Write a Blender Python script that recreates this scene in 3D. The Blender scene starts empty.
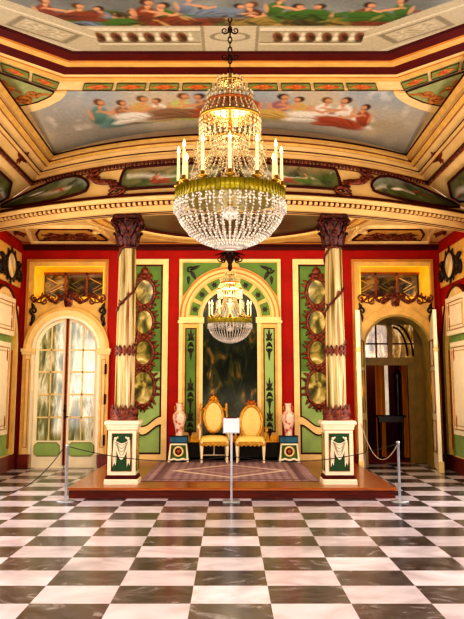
import bpy, math, random
import numpy as np
from mathutils import Vector, Matrix
random.seed(7); rng = np.random.default_rng(5)
PI = math.pi
scene = bpy.context.scene
col = scene.collection
sin, cos = math.sin, math.cos

# ------------------------------------------------------------------ materials
def lin(h):
    if isinstance(h, str):
        h = h.lstrip('#'); c = [int(h[i:i+2], 16)/255 for i in (0, 2, 4)]
    else:
        c = [x/255 for x in h]
    return tuple((x/12.92 if x <= .04045 else ((x+.055)/1.055)**2.4) for x in c)
MATS = {}
def mat(name, c, rough=.5, metal=0., var=.12, scale=6., c2=None, bump=0., emit=0., spec=.5, coat=0., stretch=None, lo=.35, hi=.65):
    if name in MATS: return MATS[name]
    m = bpy.data.materials.new(name); m.use_nodes = True
    nt = m.node_tree; N = nt.nodes; L = nt.links
    b = N['Principled BSDF']
    b.inputs['Roughness'].default_value = rough; b.inputs['Metallic'].default_value = metal
    b.inputs['Specular IOR Level'].default_value = spec
    if coat: b.inputs['Coat Weight'].default_value = coat; b.inputs['Coat Roughness'].default_value = .1
    a = lin(c); z = lin(c2) if c2 else tuple(x*(1-var*2) for x in a)
    tc = N.new('ShaderNodeTexCoord'); no = N.new('ShaderNodeTexNoise'); no.inputs['Scale'].default_value = scale
    no.inputs['Detail'].default_value = 5
    if stretch:
        mp = N.new('ShaderNodeMapping'); mp.inputs['Scale'].default_value = stretch
        L.new(tc.outputs['Object'], mp.inputs['Vector']); L.new(mp.outputs['Vector'], no.inputs['Vector'])
    else:
        L.new(tc.outputs['Object'], no.inputs['Vector'])
    r = N.new('ShaderNodeValToRGB'); r.color_ramp.elements[0].position = lo; r.color_ramp.elements[1].position = hi
    r.color_ramp.elements[0].color = (*z, 1); r.color_ramp.elements[1].color = (*a, 1)
    L.new(no.outputs['Fac'], r.inputs['Fac']); L.new(r.outputs['Color'], b.inputs['Base Color'])
    if bump:
        bp = N.new('ShaderNodeBump'); bp.inputs['Strength'].default_value = bump; bp.inputs['Distance'].default_value = .02
        L.new(no.outputs['Fac'], bp.inputs['Height']); L.new(bp.outputs['Normal'], b.inputs['Normal'])
    if emit:
        L.new(r.outputs['Color'], b.inputs['Emission Color']); b.inputs['Emission Strength'].default_value = emit
    MATS[name] = m
    return m
def ramp_mat(name, stops, scale=3., rough=.1, metal=.0, stretch=None, mix=.5, detail=6, dist=1.0, emit=0., mirror='#ffffff'):
    """mirror / glass: reflected tones painted as a cloudy backing, mixed with a clear reflection"""
    m = bpy.data.materials.new(name); m.use_nodes = True
    nt = m.node_tree; N = nt.nodes; L = nt.links
    b = N['Principled BSDF']; b.inputs['Roughness'].default_value = .4; b.inputs['Specular IOR Level'].default_value = .12
    tc = N.new('ShaderNodeTexCoord'); no = N.new('ShaderNodeTexNoise'); no.inputs['Scale'].default_value = scale
    no.inputs['Detail'].default_value = detail; no.inputs['Distortion'].default_value = dist
    mp = N.new('ShaderNodeMapping'); mp.inputs['Scale'].default_value = stretch or (1, 1, 1)
    L.new(tc.outputs['Object'], mp.inputs['Vector']); L.new(mp.outputs['Vector'], no.inputs['Vector'])
    r = N.new('ShaderNodeValToRGB'); e = r.color_ramp.elements
    while len(e) < len(stops): e.new(.5)
    for k, (p, c) in enumerate(stops):
        e[k].position = p; e[k].color = (*lin(c), 1)
    L.new(no.outputs['Fac'], r.inputs['Fac']); L.new(r.outputs['Color'], b.inputs['Base Color'])
    if emit:
        L.new(r.outputs['Color'], b.inputs['Emission Color']); b.inputs['Emission Strength'].default_value = emit
    g = N.new('ShaderNodeBsdfGlossy'); g.inputs['Roughness'].default_value = rough; g.inputs['Color'].default_value = (*lin(mirror), 1)
    mx = N.new('ShaderNodeMixShader'); mx.inputs['Fac'].default_value = mix
    L.new(b.outputs[0], mx.inputs[1]); L.new(g.outputs[0], mx.inputs[2])
    L.new(mx.outputs[0], N['Material Output'].inputs['Surface'])
    return m
def paint_mat(name, rough=.45, gain=1.):
    m = bpy.data.materials.new(name); m.use_nodes = True
    nt = m.node_tree; N = nt.nodes; L = nt.links
    b = N['Principled BSDF']; b.inputs['Roughness'].default_value = rough
    a = N.new('ShaderNodeAttribute'); a.attribute_name = 'Col'
    no = N.new('ShaderNodeTexNoise'); no.inputs['Scale'].default_value = 22; no.inputs['Detail'].default_value = 6
    tc = N.new('ShaderNodeTexCoord'); L.new(tc.outputs['Object'], no.inputs['Vector'])
    mr = N.new('ShaderNodeMapRange'); mr.inputs['To Min'].default_value = .72*gain; mr.inputs['To Max'].default_value = 1.25*gain
    L.new(no.outputs['Fac'], mr.inputs['Value'])
    mx = N.new('ShaderNodeVectorMath'); mx.operation = 'SCALE'
    L.new(a.outputs['Color'], mx.inputs[0]); L.new(mr.outputs['Result'], mx.inputs['Scale'])
    L.new(mx.outputs[0], b.inputs['Base Color'])
    return m

RED = mat('red_wall_paint', '#a81606', .6, var=.1, scale=2.5, spec=.2)
DRED = mat('dark_red_paint', '#5e0c05', .6, spec=.2)
BRED = mat('brown_red_line', '#4c1006', .6, spec=.2)
CREAM = mat('cream_paint', '#f3d492', .45, var=.06)
WHITE = mat('ivory_paint', '#f6e8c8', .4, var=.04)
GOLDC = mat('golden_cream_paint', '#e4b862', .42, var=.1)
CEIL = mat('ceiling_cream', '#edca84', .5, var=.08, scale=2)
CEILD = mat('ceiling_ochre', '#c98432', .5, var=.1, scale=3)
GOLD = mat('gilding', '#d8992e', .3, .75, var=.2, scale=12)
BRASS = mat('brass', '#c9a040', .25, .85)
GREEN = mat('green_panel_paint', '#5c8422', .5, var=.15, scale=3)
LGREEN = mat('pale_green_paint', '#9dba6c', .5, var=.1, scale=3)
DGREEN = mat('dark_green_paint', '#0e4a16', .5, var=.15)
OLIVE = mat('olive_paint', '#8f8f45', .5, var=.1)
ORN = mat('brown_gilt_carving', '#94451f', .38, .2, var=.3, scale=22, c2='#300a04')
ORN2 = mat('dark_ornament', '#2c1a10', .5, .1, var=.25, scale=25)
ORNG = mat('ochre_ornament', '#b5651d', .45, .2, var=.25, scale=25)
YEL = mat('yellow_glow_paint', '#f7bd22', .4, var=.08, scale=4, emit=.35)  # emission in the paint imitates light falling on the recess reveals
STONE = mat('painted_stone', '#b5aa8c', .6, var=.12, scale=5)
STONED = mat('painted_stone_shade', '#857a60', .6, var=.12, scale=5)
WOOD = mat('dais_oak', '#a85c1e', .28, var=.18, scale=3, stretch=(1.2, 14, 14), coat=.2)
WOODR = mat('dais_riser_wood', '#641a05', .4, var=.2, scale=3, stretch=(1.2, 14, 14), spec=.3)
MARBLER = mat('red_marble_plinth', '#7d2412', .3, var=.25, scale=9)
STEEL = mat('brushed_steel', '#b9bdc2', .35, .6)
BLACKM = mat('black_metal', '#1c1a19', .4, .3)
CORDM = mat('dark_cord', '#2a2522', .7)
CORDL = mat('pale_cord', '#cfc4ac', .7)
PAPER = mat('white_card', '#e4e4ea', .6, var=.02)
CRYST = mat('crystal', '#fff3e0', .1, 0., var=.35, scale=30, emit=.12, spec=1.)  # weak emission imitates candlelight caught in the beads
CRYSTW = mat('warm_crystal', '#ffe6b0', .1, 0., var=.4, scale=30, emit=.10, spec=1.)  # candlelight put into the material as a faint glow
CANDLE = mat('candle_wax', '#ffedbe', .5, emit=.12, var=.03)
FLAME = mat('flame', '#ffd77a', .5, emit=9., var=.02)
YGREEN = mat('gilt_band_greenish', '#a3951c', .3, .6, var=.2, scale=14)
DARKBR = mat('dark_bronze', '#2a1408', .35, .7, var=.2)
CHAIRG = mat('chair_gilding', '#dba53c', .35, .25, var=.2, scale=18)
CHAIRW = mat('chair_ivory_legs', '#f8e8bc', .4, .05, var=.1)
SATIN = mat('gold_satin', '#f6d780', .45, var=.06, scale=9)
BACKSAT = mat('gold_brocade', '#f2cf80', .5, var=.05, scale=16)
PORC = mat('porcelain', '#f2d3bd', .18, var=.0, scale=11, c2='#b8431f', lo=.36, hi=.5)
BLUE = mat('blue_plinth', '#2a6a86', .5, var=.2, scale=9)
CARPET = mat('red_carpet', '#9c1f14', .9, var=.2, scale=30)
CURT = mat('gold_curtain_cloth', '#d98a1c', .7, var=.2, scale=4, stretch=(9, 9, .4), emit=.08)
DWOOD = mat('dark_wood', '#241009', .35)
MAROON = mat('maroon_wall', '#5a0c0c', .6)
LAMPW = mat('daylight_gap', '#f2e4c8', .5, emit=.45)

MIRC = ramp_mat('dark_mirror_glass', [(.36, '#080d05'), (.5, '#18200b'), (.6, '#3a3a12'), (.68, '#7a5c22'), (.78, '#d8b668')], 2.4, .12, stretch=(1.8, 1, .9), mix=.02, dist=1.2)  # painted reflection: dark greens with gold highlights
MIRD = ramp_mat('door_mirror_glass', [(.3, '#2b3512'), (.43, '#69743a'), (.52, '#aaac7c'), (.6, '#e2e2cc'), (.67, '#8a864a'), (.76, '#a3561f')], 2.3, .1, stretch=(3.4, 1, .8), mix=.10, emit=.03, dist=.5)  # noise tones stand in for what the door panes reflect
MIRP = ramp_mat('panel_mirror_glass', [(.34, '#3a3a10'), (.46, '#6f6a2a'), (.55, '#b5a458'), (.66, '#ecdfa8')], 3.0, .08, mix=.08, emit=.0)  # beige and olive streaks paint the mirrors' reflections
MIRO = ramp_mat('overdoor_mirror_glass', [(.34, '#150e07'), (.48, '#3d3118'), (.57, '#86703a'), (.68, '#d8c084')], 2.6, .08, stretch=(1, 1, 1.3), mix=.10)  # reflected dark and pale tones put into the pane colour
SHAFT = ramp_mat('column_mirror', [(.3, '#332e12'), (.42, '#6f6630'), (.5, '#c4b67c'), (.57, '#e6d9ac'), (.64, '#8a5226'), (.74, '#4d1c0a')], 1.3, .1, stretch=(7, 7, .3), mix=.16, dist=.2, mirror='#c8b68a')  # green and brown tints imitate the room reflected in the facets
GLASSW = ramp_mat('fanlight_glass', [(.35, '#4d3a12'), (.5, '#b58838'), (.62, '#ffe6ae')], 2.4, .05, stretch=(3, 1, 1), mix=.1, emit=.3)
PAINT = paint_mat('fresco')

# chequered marble floor
def floor_mat(x0, y0, s):
    m = bpy.data.materials.new('chequered_marble'); m.use_nodes = True
    nt = m.node_tree; N = nt.nodes; L = nt.links; b = N['Principled BSDF']
    tc = N.new('ShaderNodeTexCoord')
    mp = N.new('ShaderNodeMapping'); mp.vector_type = 'TEXTURE'
    mp.inputs['Location'].default_value = (x0, y0, -.37); mp.inputs['Scale'].default_value = (1, 1, 1)
    L.new(tc.outputs['Object'], mp.inputs['Vector'])
    ck = N.new('ShaderNodeTexChecker'); ck.inputs['Scale'].default_value = 1/s
    L.new(mp.outputs['Vector'], ck.inputs['Vector'])
    def noise(sc, d, dist):
        n = N.new('ShaderNodeTexNoise'); n.inputs['Scale'].default_value = sc; n.inputs['Detail'].default_value = d
        n.inputs['Distortion'].default_value = dist; L.new(tc.outputs['Object'], n.inputs['Vector']); return n
    def ramp(n, stops):
        r = N.new('ShaderNodeValToRGB'); e = r.color_ramp.elements
        while len(e) < len(stops): e.new(.5)
        for k, (p, c) in enumerate(stops): e[k].position = p; e[k].color = (*lin(c), 1)
        L.new(n.outputs['Fac'], r.inputs['Fac']); return r
    dk = ramp(noise(3.2, 9, 1.8), [(.3, '#262528'), (.48, '#454346'), (.6, '#5a575b'), (.68, '#8e8a8a')])
    wh = ramp(noise(1.6, 7, 1.2), [(.3, '#bdb6bc'), (.5, '#d8d3da'), (.7, '#e8e5ec')])
    mx = N.new('ShaderNodeMix'); mx.data_type = 'RGBA'
    L.new(ck.outputs['Fac'], mx.inputs['Factor']); L.new(wh.outputs['Color'], mx.inputs['A']); L.new(dk.outputs['Color'], mx.inputs['B'])
    # tone shift from tile to tile
    wn = N.new('ShaderNodeTexWhiteNoise'); wn.noise_dimensions = '2D'
    sc = N.new('ShaderNodeVectorMath'); sc.operation = 'SCALE'; sc.inputs['Scale'].default_value = 1/s
    fl = N.new('ShaderNodeVectorMath'); fl.operation = 'FLOOR'
    L.new(mp.outputs['Vector'], sc.inputs[0]); L.new(sc.outputs[0], fl.inputs[0]); L.new(fl.outputs[0], wn.inputs['Vector'])
    mr = N.new('ShaderNodeMapRange'); mr.inputs['To Min'].default_value = .85; mr.inputs['To Max'].default_value = 1.1
    L.new(wn.outputs['Value'], mr.inputs['Value'])
    vs = N.new('ShaderNodeVectorMath'); vs.operation = 'SCALE'
    L.new(mx.outputs['Result'], vs.inputs[0]); L.new(mr.outputs['Result'], vs.inputs['Scale'])
    L.new(vs.outputs[0], b.inputs['Base Color'])
    b.inputs['Roughness'].default_value = .22; b.inputs['Specular IOR Level'].default_value = .45
    return m

# ------------------------------------------------------------------ mesh builder
class MB:
    def __init__(s): s.v = []; s.f = []; s.sm = []; s.c = None
    def add(s, vs, fs, smooth=False):
        o = len(s.v); s.v += [tuple(p) for p in vs]
        s.f += [tuple(i+o for i in f) for f in fs]; s.sm += [smooth]*len(fs); return s
    def box(s, x0, x1, y0, y1, z0, z1):
        x0, x1 = min(x0, x1), max(x0, x1); y0, y1 = min(y0, y1), max(y0, y1); z0, z1 = min(z0, z1), max(z0, z1)
        return s.add([(x0,y0,z0),(x1,y0,z0),(x1,y1,z0),(x0,y1,z0),(x0,y0,z1),(x1,y0,z1),(x1,y1,z1),(x0,y1,z1)],
              [(0,3,2,1),(4,5,6,7),(0,1,5,4),(1,2,6,5),(2,3,7,6),(3,0,4,7)])
    def cham(s, x0, x1, y0, y1, z0, z1, c):
        """box with chamfered vertical and top edges"""
        def ring(z, i):
            a, b, d, e = x0+i, x1-i, y0+i, y1-i; k = c
            return [(a+k,d,z),(b-k,d,z),(b,d+k,z),(b,e-k,z),(b-k,e,z),(a+k,e,z),(a,e-k,z),(a,d+k,z)]
        vs = ring(z0, 0)+ring(z1-c, 0)+ring(z1, c*.8)
        fs = [tuple(range(7, -1, -1)), tuple(range(16, 24))]
        for r in (0, 8):
            for k in range(8): fs.append((r+k, r+(k+1) % 8, r+8+(k+1) % 8, r+8+k))
        return s.add(vs, fs)
    def prism(s, poly, a, b, M):
        """polygon (a,b plane) from depth a to b through mapping M(u,v,h)"""
        n = len(poly)
        vs = [M(u, v, a) for u, v in poly]+[M(u, v, b) for u, v in poly]
        fs = [tuple(range(n))[::-1], tuple(range(n, 2*n))]+[(i, (i+1) % n, n+(i+1) % n, n+i) for i in range(n)]
        return s.add(vs, fs)
    def tube(s, pts, r, n=6, closed=False, squash=1.):
        pts = [Vector(p) for p in pts]; m = len(pts)
        rs = r if isinstance(r, (list, tuple)) else [r]*m
        vs = []; up = None
        for i, p in enumerate(pts):
            if closed: t = pts[(i+1) % m]-pts[i-1]
            else: t = pts[min(i+1, m-1)]-pts[max(i-1, 0)]
            if t.length < 1e-9: t = Vector((0, 0, 1))
            t.normalize()
            if up is None: up = Vector((0, 0, 1)) if abs(t.z) < .9 else Vector((0, 1, 0))
            a = t.cross(up)
            if a.length < 1e-6: a = t.cross(Vector((1, 0, 0)))
            a.normalize(); b = a.cross(t).normalized(); up = b
            for k in range(n):
                q = 2*PI*k/n; vs.append(p+a*(rs[i]*cos(q))+b*(rs[i]*sin(q)*squash))
        fs = []
        for i in range(m if closed else m-1):
            j = (i+1) % m
            for k in range(n): fs.append((i*n+k, i*n+(k+1) % n, j*n+(k+1) % n, j*n+k))
        if not closed: fs += [tuple(range(n))[::-1], tuple(range((m-1)*n, m*n))]
        return s.add(vs, fs, True)
    def lathe(s, prof, c=(0, 0, 0), n=16, smooth=True, a0=0., sx=1., sy=1., scal=0, amp=0):
        vs = []; m = len(prof)
        for (r, z) in prof:
            for k in range(n):
                q = a0+2*PI*k/n; rr = r*(1+amp*cos(scal*q))
                vs.append((c[0]+rr*cos(q)*sx, c[1]+rr*sin(q)*sy, c[2]+z))
        fs = []
        for i in range(m-1):
            for k in range(n): fs.append((i*n+k, i*n+(k+1) % n, (i+1)*n+(k+1) % n, (i+1)*n+k))
        s.add(vs, fs, smooth)
        s.add([vs[k] for k in range(n)], [tuple(range(n))[::-1]]); s.add([vs[(m-1)*n+k] for k in range(n)], [tuple(range(n))])
        return s
    def ball(s, c, r, n=6, m=4, sz=1.):
        prof = [(max(1e-4, r*sin(PI*i/m)), -r*sz*cos(PI*i/m)) for i in range(m+1)]
        vs = []; 
        return s.lathe(prof, c, n)
    def octa(s, c, r, h=None):
        x, y, z = c; h = h or r
        return s.add([(x+r,y,z),(x,y+r,z),(x-r,y,z),(x,y-r,z),(x,y,z+h),(x,y,z-h)],
                     [(0,1,4),(1,2,4),(2,3,4),(3,0,4),(1,0,5),(2,1,5),(3,2,5),(0,3,5)], True)
    def leaf(s, M, u, v, ln, w, ang, h0=0., h=.02, bend=0.):
        """raised leaf in the plane of M, base at (u,v)"""
        n = 5; vs = []; ca, sa = cos(ang), sin(ang)
        for i in range(n+1):
            t = i/n; ww = w*.5*math.sin(PI*min(1, .12+t*.88))**.8*(1.1-.5*t); c = bend*t*t*ln
            for q, hh in ((-1, 0), (0, h*(1-.4*t)), (1, 0)):
                a = t*ln; b = q*ww+c
                vs.append(M(u+a*ca-b*sa, v+a*sa+b*ca, h0+hh))
        fs = []
        for i in range(n):
            o = i*3
            fs += [(o, o+1, o+4, o+3), (o+1, o+2, o+5, o+4)]
        return s.add(vs, fs, True)
    def spiral(s, M, u, v, size, a0, turns, d, r, h=.02, n=18):
        pts = []; rs = []
        for i in range(n+1):
            t = i/n; q = a0+d*turns*2*PI*t; rad = size*(1-t*.85)
            pts.append(M(u+rad*cos(q), v+rad*sin(q), h)); rs.append(r*(1-.4*t))
        return s.tube(pts, rs, 5)
    def rectframe(s, x0, x1, z0, z1, w, y0, y1):
        s.box(x0, x0+w, y0, y1, z0, z1); s.box(x1-w, x1, y0, y1, z0, z1)
        s.box(x0+w, x1-w, y0, y1, z0, z0+w); s.box(x0+w, x1-w, y0, y1, z1-w, z1); return s
    def arch(s, cx, zs, r0, r1, zb, ya, yb, n=28, a0=0., a1=PI):
        """arched band: legs down to zb (None = no legs)"""
        inn = []; out = []
        if zb is not None: inn.append((cx+r0, zb)); out.append((cx+r1, zb))
        for i in range(n+1):
            q = a0+(a1-a0)*i/n
            inn.append((cx+r0*cos(q), zs+r0*sin(q))); out.append((cx+r1*cos(q), zs+r1*sin(q)))
        if zb is not None: inn.append((cx-r0, zb)); out.append((cx-r1, zb))
        m = len(inn); vs = []
        for y in (ya, yb):
            vs += [(x, y, z) for x, z in inn]+[(x, y, z) for x, z in out]
        fs = []
        for i in range(m-1):
            fs += [(i, i+1, m+i+1, m+i), (2*m+i, 3*m+i, 3*m+i+1, 2*m+i+1), (i, 2*m+i, 2*m+i+1, i+1), (m+i, m+i+1, 3*m+i+1, 3*m+i)]
        fs += [(0, m, 3*m, 2*m), (m-1, 3*m-1, 4*m-1, 2*m-1)]
        return s.add(vs, fs)
    def archfill(s, cx, zs, r, zb, ya, yb, n=24):
        poly = [(cx+r, zb)]+[(cx+r*cos(PI*i/n), zs+r*sin(PI*i/n)) for i in range(n+1)]+[(cx-r, zb)]
        return s.prism(poly, yb, ya, lambda u, v, h: (u, h, v))
    def strips(s, xs, fn, ya, yb):
        """vertical-strip plate: fn(x) lists solid (lo,hi) intervals (same count for neighbours)"""
        for i in range(len(xs)-1):
            xm = (xs[i]+xs[i+1])/2; n = len(fn(xm))
            A = fn(xs[i]+1e-5); B = fn(xs[i+1]-1e-5)
            if len(A) != n: A = fn(xm)
            if len(B) != n: B = fn(xm)
            for (a0, a1), (b0, b1) in zip(A, B):
                p, q = xs[i], xs[i+1]
                s.add([(p,ya,a0),(q,ya,b0),(q,ya,b1),(p,ya,a1),(p,yb,a0),(q,yb,b0),(q,yb,b1),(p,yb,a1)],
                      [(0,1,2,3),(4,7,6,5),(0,4,5,1),(3,2,6,7),(0,3,7,4),(1,5,6,2)])
        return s

ORG = {}
def link(o): col.objects.link(o)
def build(name, mb, m, parent=None, org=None, kind=None, label=None, colors=None):
    me = bpy.data.meshes.new(name)
    if org is None: org = ORG.get(parent.name, (0, 0, 0)) if parent else (0, 0, 0)
    me.from_pydata([(v[0]-org[0], v[1]-org[1], v[2]-org[2]) for v in mb.v], [], mb.f)
    me.polygons.foreach_set('use_smooth', mb.sm); me.validate()
    if colors is not None:
        at = me.color_attributes.new('Col', 'FLOAT_COLOR', 'POINT')
        at.data.foreach_set('color', np.asarray(colors, dtype=np.float32).ravel())
    me.materials.append(m); me.update()
    o = bpy.data.objects.new(name, me); link(o)
    if parent: o.parent = parent
    else: o.location = org
    ORG[o.name] = tuple(org)
    if kind: o['kind'] = kind
    if label: o['label'] = label
    return o
def tag(o, label, cat, group=None):
    o['label'] = label; o['category'] = cat
    if group: o['group'] = group
    return o
def thing(name, label, cat, loc=(0, 0, 0), group=None, local=False):
    o = bpy.data.objects.new(name, None); link(o); o.location = loc; o.empty_display_size = .1
    ORG[o.name] = (0, 0, 0) if local else tuple(loc)
    return tag(o, label, cat, group)
def struct(name, mb, m, parent=None): return build(name, mb, m, parent, kind='structure')
def copy_tree(o, parent=None):
    c = o.copy(); col.objects.link(c); c.parent = parent
    for ch in list(o.children): copy_tree(ch, c)
    return c
def WP(y):          # plane of a wall facing the room: h rises towards the camera
    return lambda u, v, h: (u, y-h, v)
def CP(z):          # ceiling plane, h hangs down
    return lambda u, v, h: (u, v, z-h)

# ------------------------------------------------------------------ painted pictures (vertex colours)
class Canvas:
    def __init__(s, U, V): s.U = U; s.V = V; s.C = np.zeros(U.shape+(3,))
    def noise(s, sc, seed=0, octs=4):
        r = np.random.default_rng(seed); out = np.zeros(s.U.shape); a = 1.; tot = 0
        for k in range(octs):
            for _ in range(3):
                q = r.uniform(0, 2*PI); p = r.uniform(0, 2*PI); f = sc*2**k*r.uniform(.7, 1.3)
                out += a*np.sin(f*(s.U*cos(q)+s.V*sin(q))+p+.8*np.sin(f*.6*(s.V*cos(q)-s.U*sin(q))+p*2))/3
            tot += a; a *= .55
        return .5+.5*out/tot*1.4
    def fill(s, c0, c1, t):
        t = np.clip(t, 0, 1)[..., None]; s.C = np.array(lin(c0))*(1-t)+np.array(lin(c1))*t
    def over(s, c, a):
        a = np.clip(a, 0, 1)[..., None]; s.C = s.C*(1-a)+np.array(lin(c))*a
    def ell(s, cx, cy, rx, ry, rot, c, soft=.35, op=1., shade=None):
        ca, sa = cos(rot), sin(rot); x = s.U-cx; y = s.V-cy
        p = (x*ca+y*sa)/rx; q = (-x*sa+y*ca)/ry; d = np.sqrt(p*p+q*q)
        a = np.clip((1-d)/soft, 0, 1)*op
        s.over(c, a)
        if shade: s.over(shade, a*np.clip(-q*.9, 0, .75))
    def poly(s, pts, c):
        pass
    def figure(s, x, y, h, d, cloth, shade, skin='#c8966c', hair='#3a1e0e', second=None):
        """a seated or reclining draped figure, facing d (+1/-1)"""
        e = s.ell
        e(x+d*.42*h, y+.12*h, .58*h, .21*h, d*.18, second or cloth, .3, 1, shade)
        e(x+d*.62*h, y+.04*h, .42*h, .12*h, -d*.2, second or cloth, .35, .9, shade)
        e(x, y+.34*h, .17*h, .3*h, -d*.25, cloth, .3, 1, shade)
        for k in range(4):
            e(x+d*(.2+.16*k)*h, y+(.14-.02*k)*h, .17*h, .02*h, d*(.9-.3*k), shade, .6, .8)
        e(x+d*.2*h, y+.38*h, .23*h, .05*h, d*-.35, skin, .35)
        e(x+d*.4*h, y+.32*h, .12*h, .04*h, d*.5, skin, .35)
        e(x-d*.13*h, y+.36*h, .05*h, .2*h, d*.1, skin, .4, .8)
        e(x+d*.07*h, y+.58*h, .05*h, .1*h, -d*.2, skin, .4)
        w = random.uniform(-.03, .03); hc = random.choice(['#3a1e0e', '#5a3418', '#6e4a24', '#2c1a10'])
        e(x+d*.05*h+w*h, y+.70*h, .105*h, .115*h, d*.3, hc, .4)
        e(x+d*.085*h+w*h, y+.675*h, .07*h, .09*h, d*.25, skin, .45, 1, '#8a5030')
        e(x+d*.02*h, y+.45*h, .1*h, .05*h, d*.6, skin, .5, .6)
def painted(name, S, nu, nv, fn, au=1., parent=None, flip=False):
    us = np.linspace(0, 1, nu); vs_ = np.linspace(0, 1, nv)
    U, V = np.meshgrid(us, vs_)
    cv = Canvas(U*au, V); fn(cv)
    mb = MB(); mb.v = [S(u, v) for v in vs_ for u in us]
    for j in range(nv-1):
        for i in range(nu-1):
            q = (j*nu+i, j*nu+i+1, (j+1)*nu+i+1, (j+1)*nu+i)
            mb.f.append(q[::-1] if flip else q)
    mb.sm = [True]*len(mb.f)
    C = np.concatenate([np.clip(cv.C, 0, 1), np.ones(U.shape+(1,))], -1).reshape(-1, 4)
    return build(name, mb, PAINT, parent, colors=C)

# ================================================================== SETTING
W = 18.1                     # back wall of the dais
XL, XR = -4.32, 4.34         # side walls
T = .6                       # floor tile
fl = MB().box(XL-1.2, XR+1.2, -6, 26, -.1, 0)
struct('floor', fl, floor_mat(-.295, 6.93, T))

# ---- back wall with two tall cut-outs for the door surrounds
SX0, SX1, SZ1 = 2.52, 4.215, 4.205
bw = MB()
bw.box(XL-.2, -SX1, W, W+.3, 0, 4.6); bw.box(-SX0, SX0, W, W+.3, 0, 4.6); bw.box(SX1, XR+.2, W, W+.3, 0, 4.6)
bw.box(-SX1, -SX0, W, W+.3, SZ1, 4.6); bw.box(SX0, SX1, W, W+.3, SZ1, 4.6)
struct('wall_back', bw, RED)
# top moulding of the back wall
tm = MB(); tm.box(XL, XR, W-.05, W, 4.40, 4.47); tm.box(XL, XR, W-.1, W, 4.47, 4.56); struct('trim_1', tm, BRED)
tm = MB(); tm.box(XL, XR, W-.115, W, 4.515, 4.545); struct('trim_2', tm, CEILD)

# ---- side walls: a red wall with arched, shuttered bays
def side_wall(sx, name):
    X = XL if sx < 0 else XR
    b = MB(); b.box(X, X+sx*.3, -6, 26, 0, 4.62); struct('wall_'+name, b, RED)
    yc, r1, zs = 16.55, 1.18, 2.28
    M = lambda u, v, h: (X-sx*h, u, v)
    # cream field above and around the arch
    n = 24
    def band(r0, r1_, zb, h0, h1, m, nm, fill=False):
        q = MB()
        pts_o = [(yc+r1_, zb)]+[(yc+r1_*cos(PI*i/n), zs+r1_*sin(PI*i/n)) for i in range(n+1)]+[(yc-r1_, zb)]
        pts_i = [(yc+r0, zb)]+[(yc+r0*cos(PI*i/n), zs+r0*sin(PI*i/n)) for i in range(n+1)]+[(yc-r0, zb)]
        for i in range(len(pts_o)-1):
            q.prism([pts_i[i], pts_o[i], pts_o[i+1], pts_i[i+1]], h0, h1, M)
        return struct(nm, q, m)
    return X, M, yc, r1, zs, band
tn = [10]
def nt():
    tn[0] += 1; return 'trim_%d' % tn[0]
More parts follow.
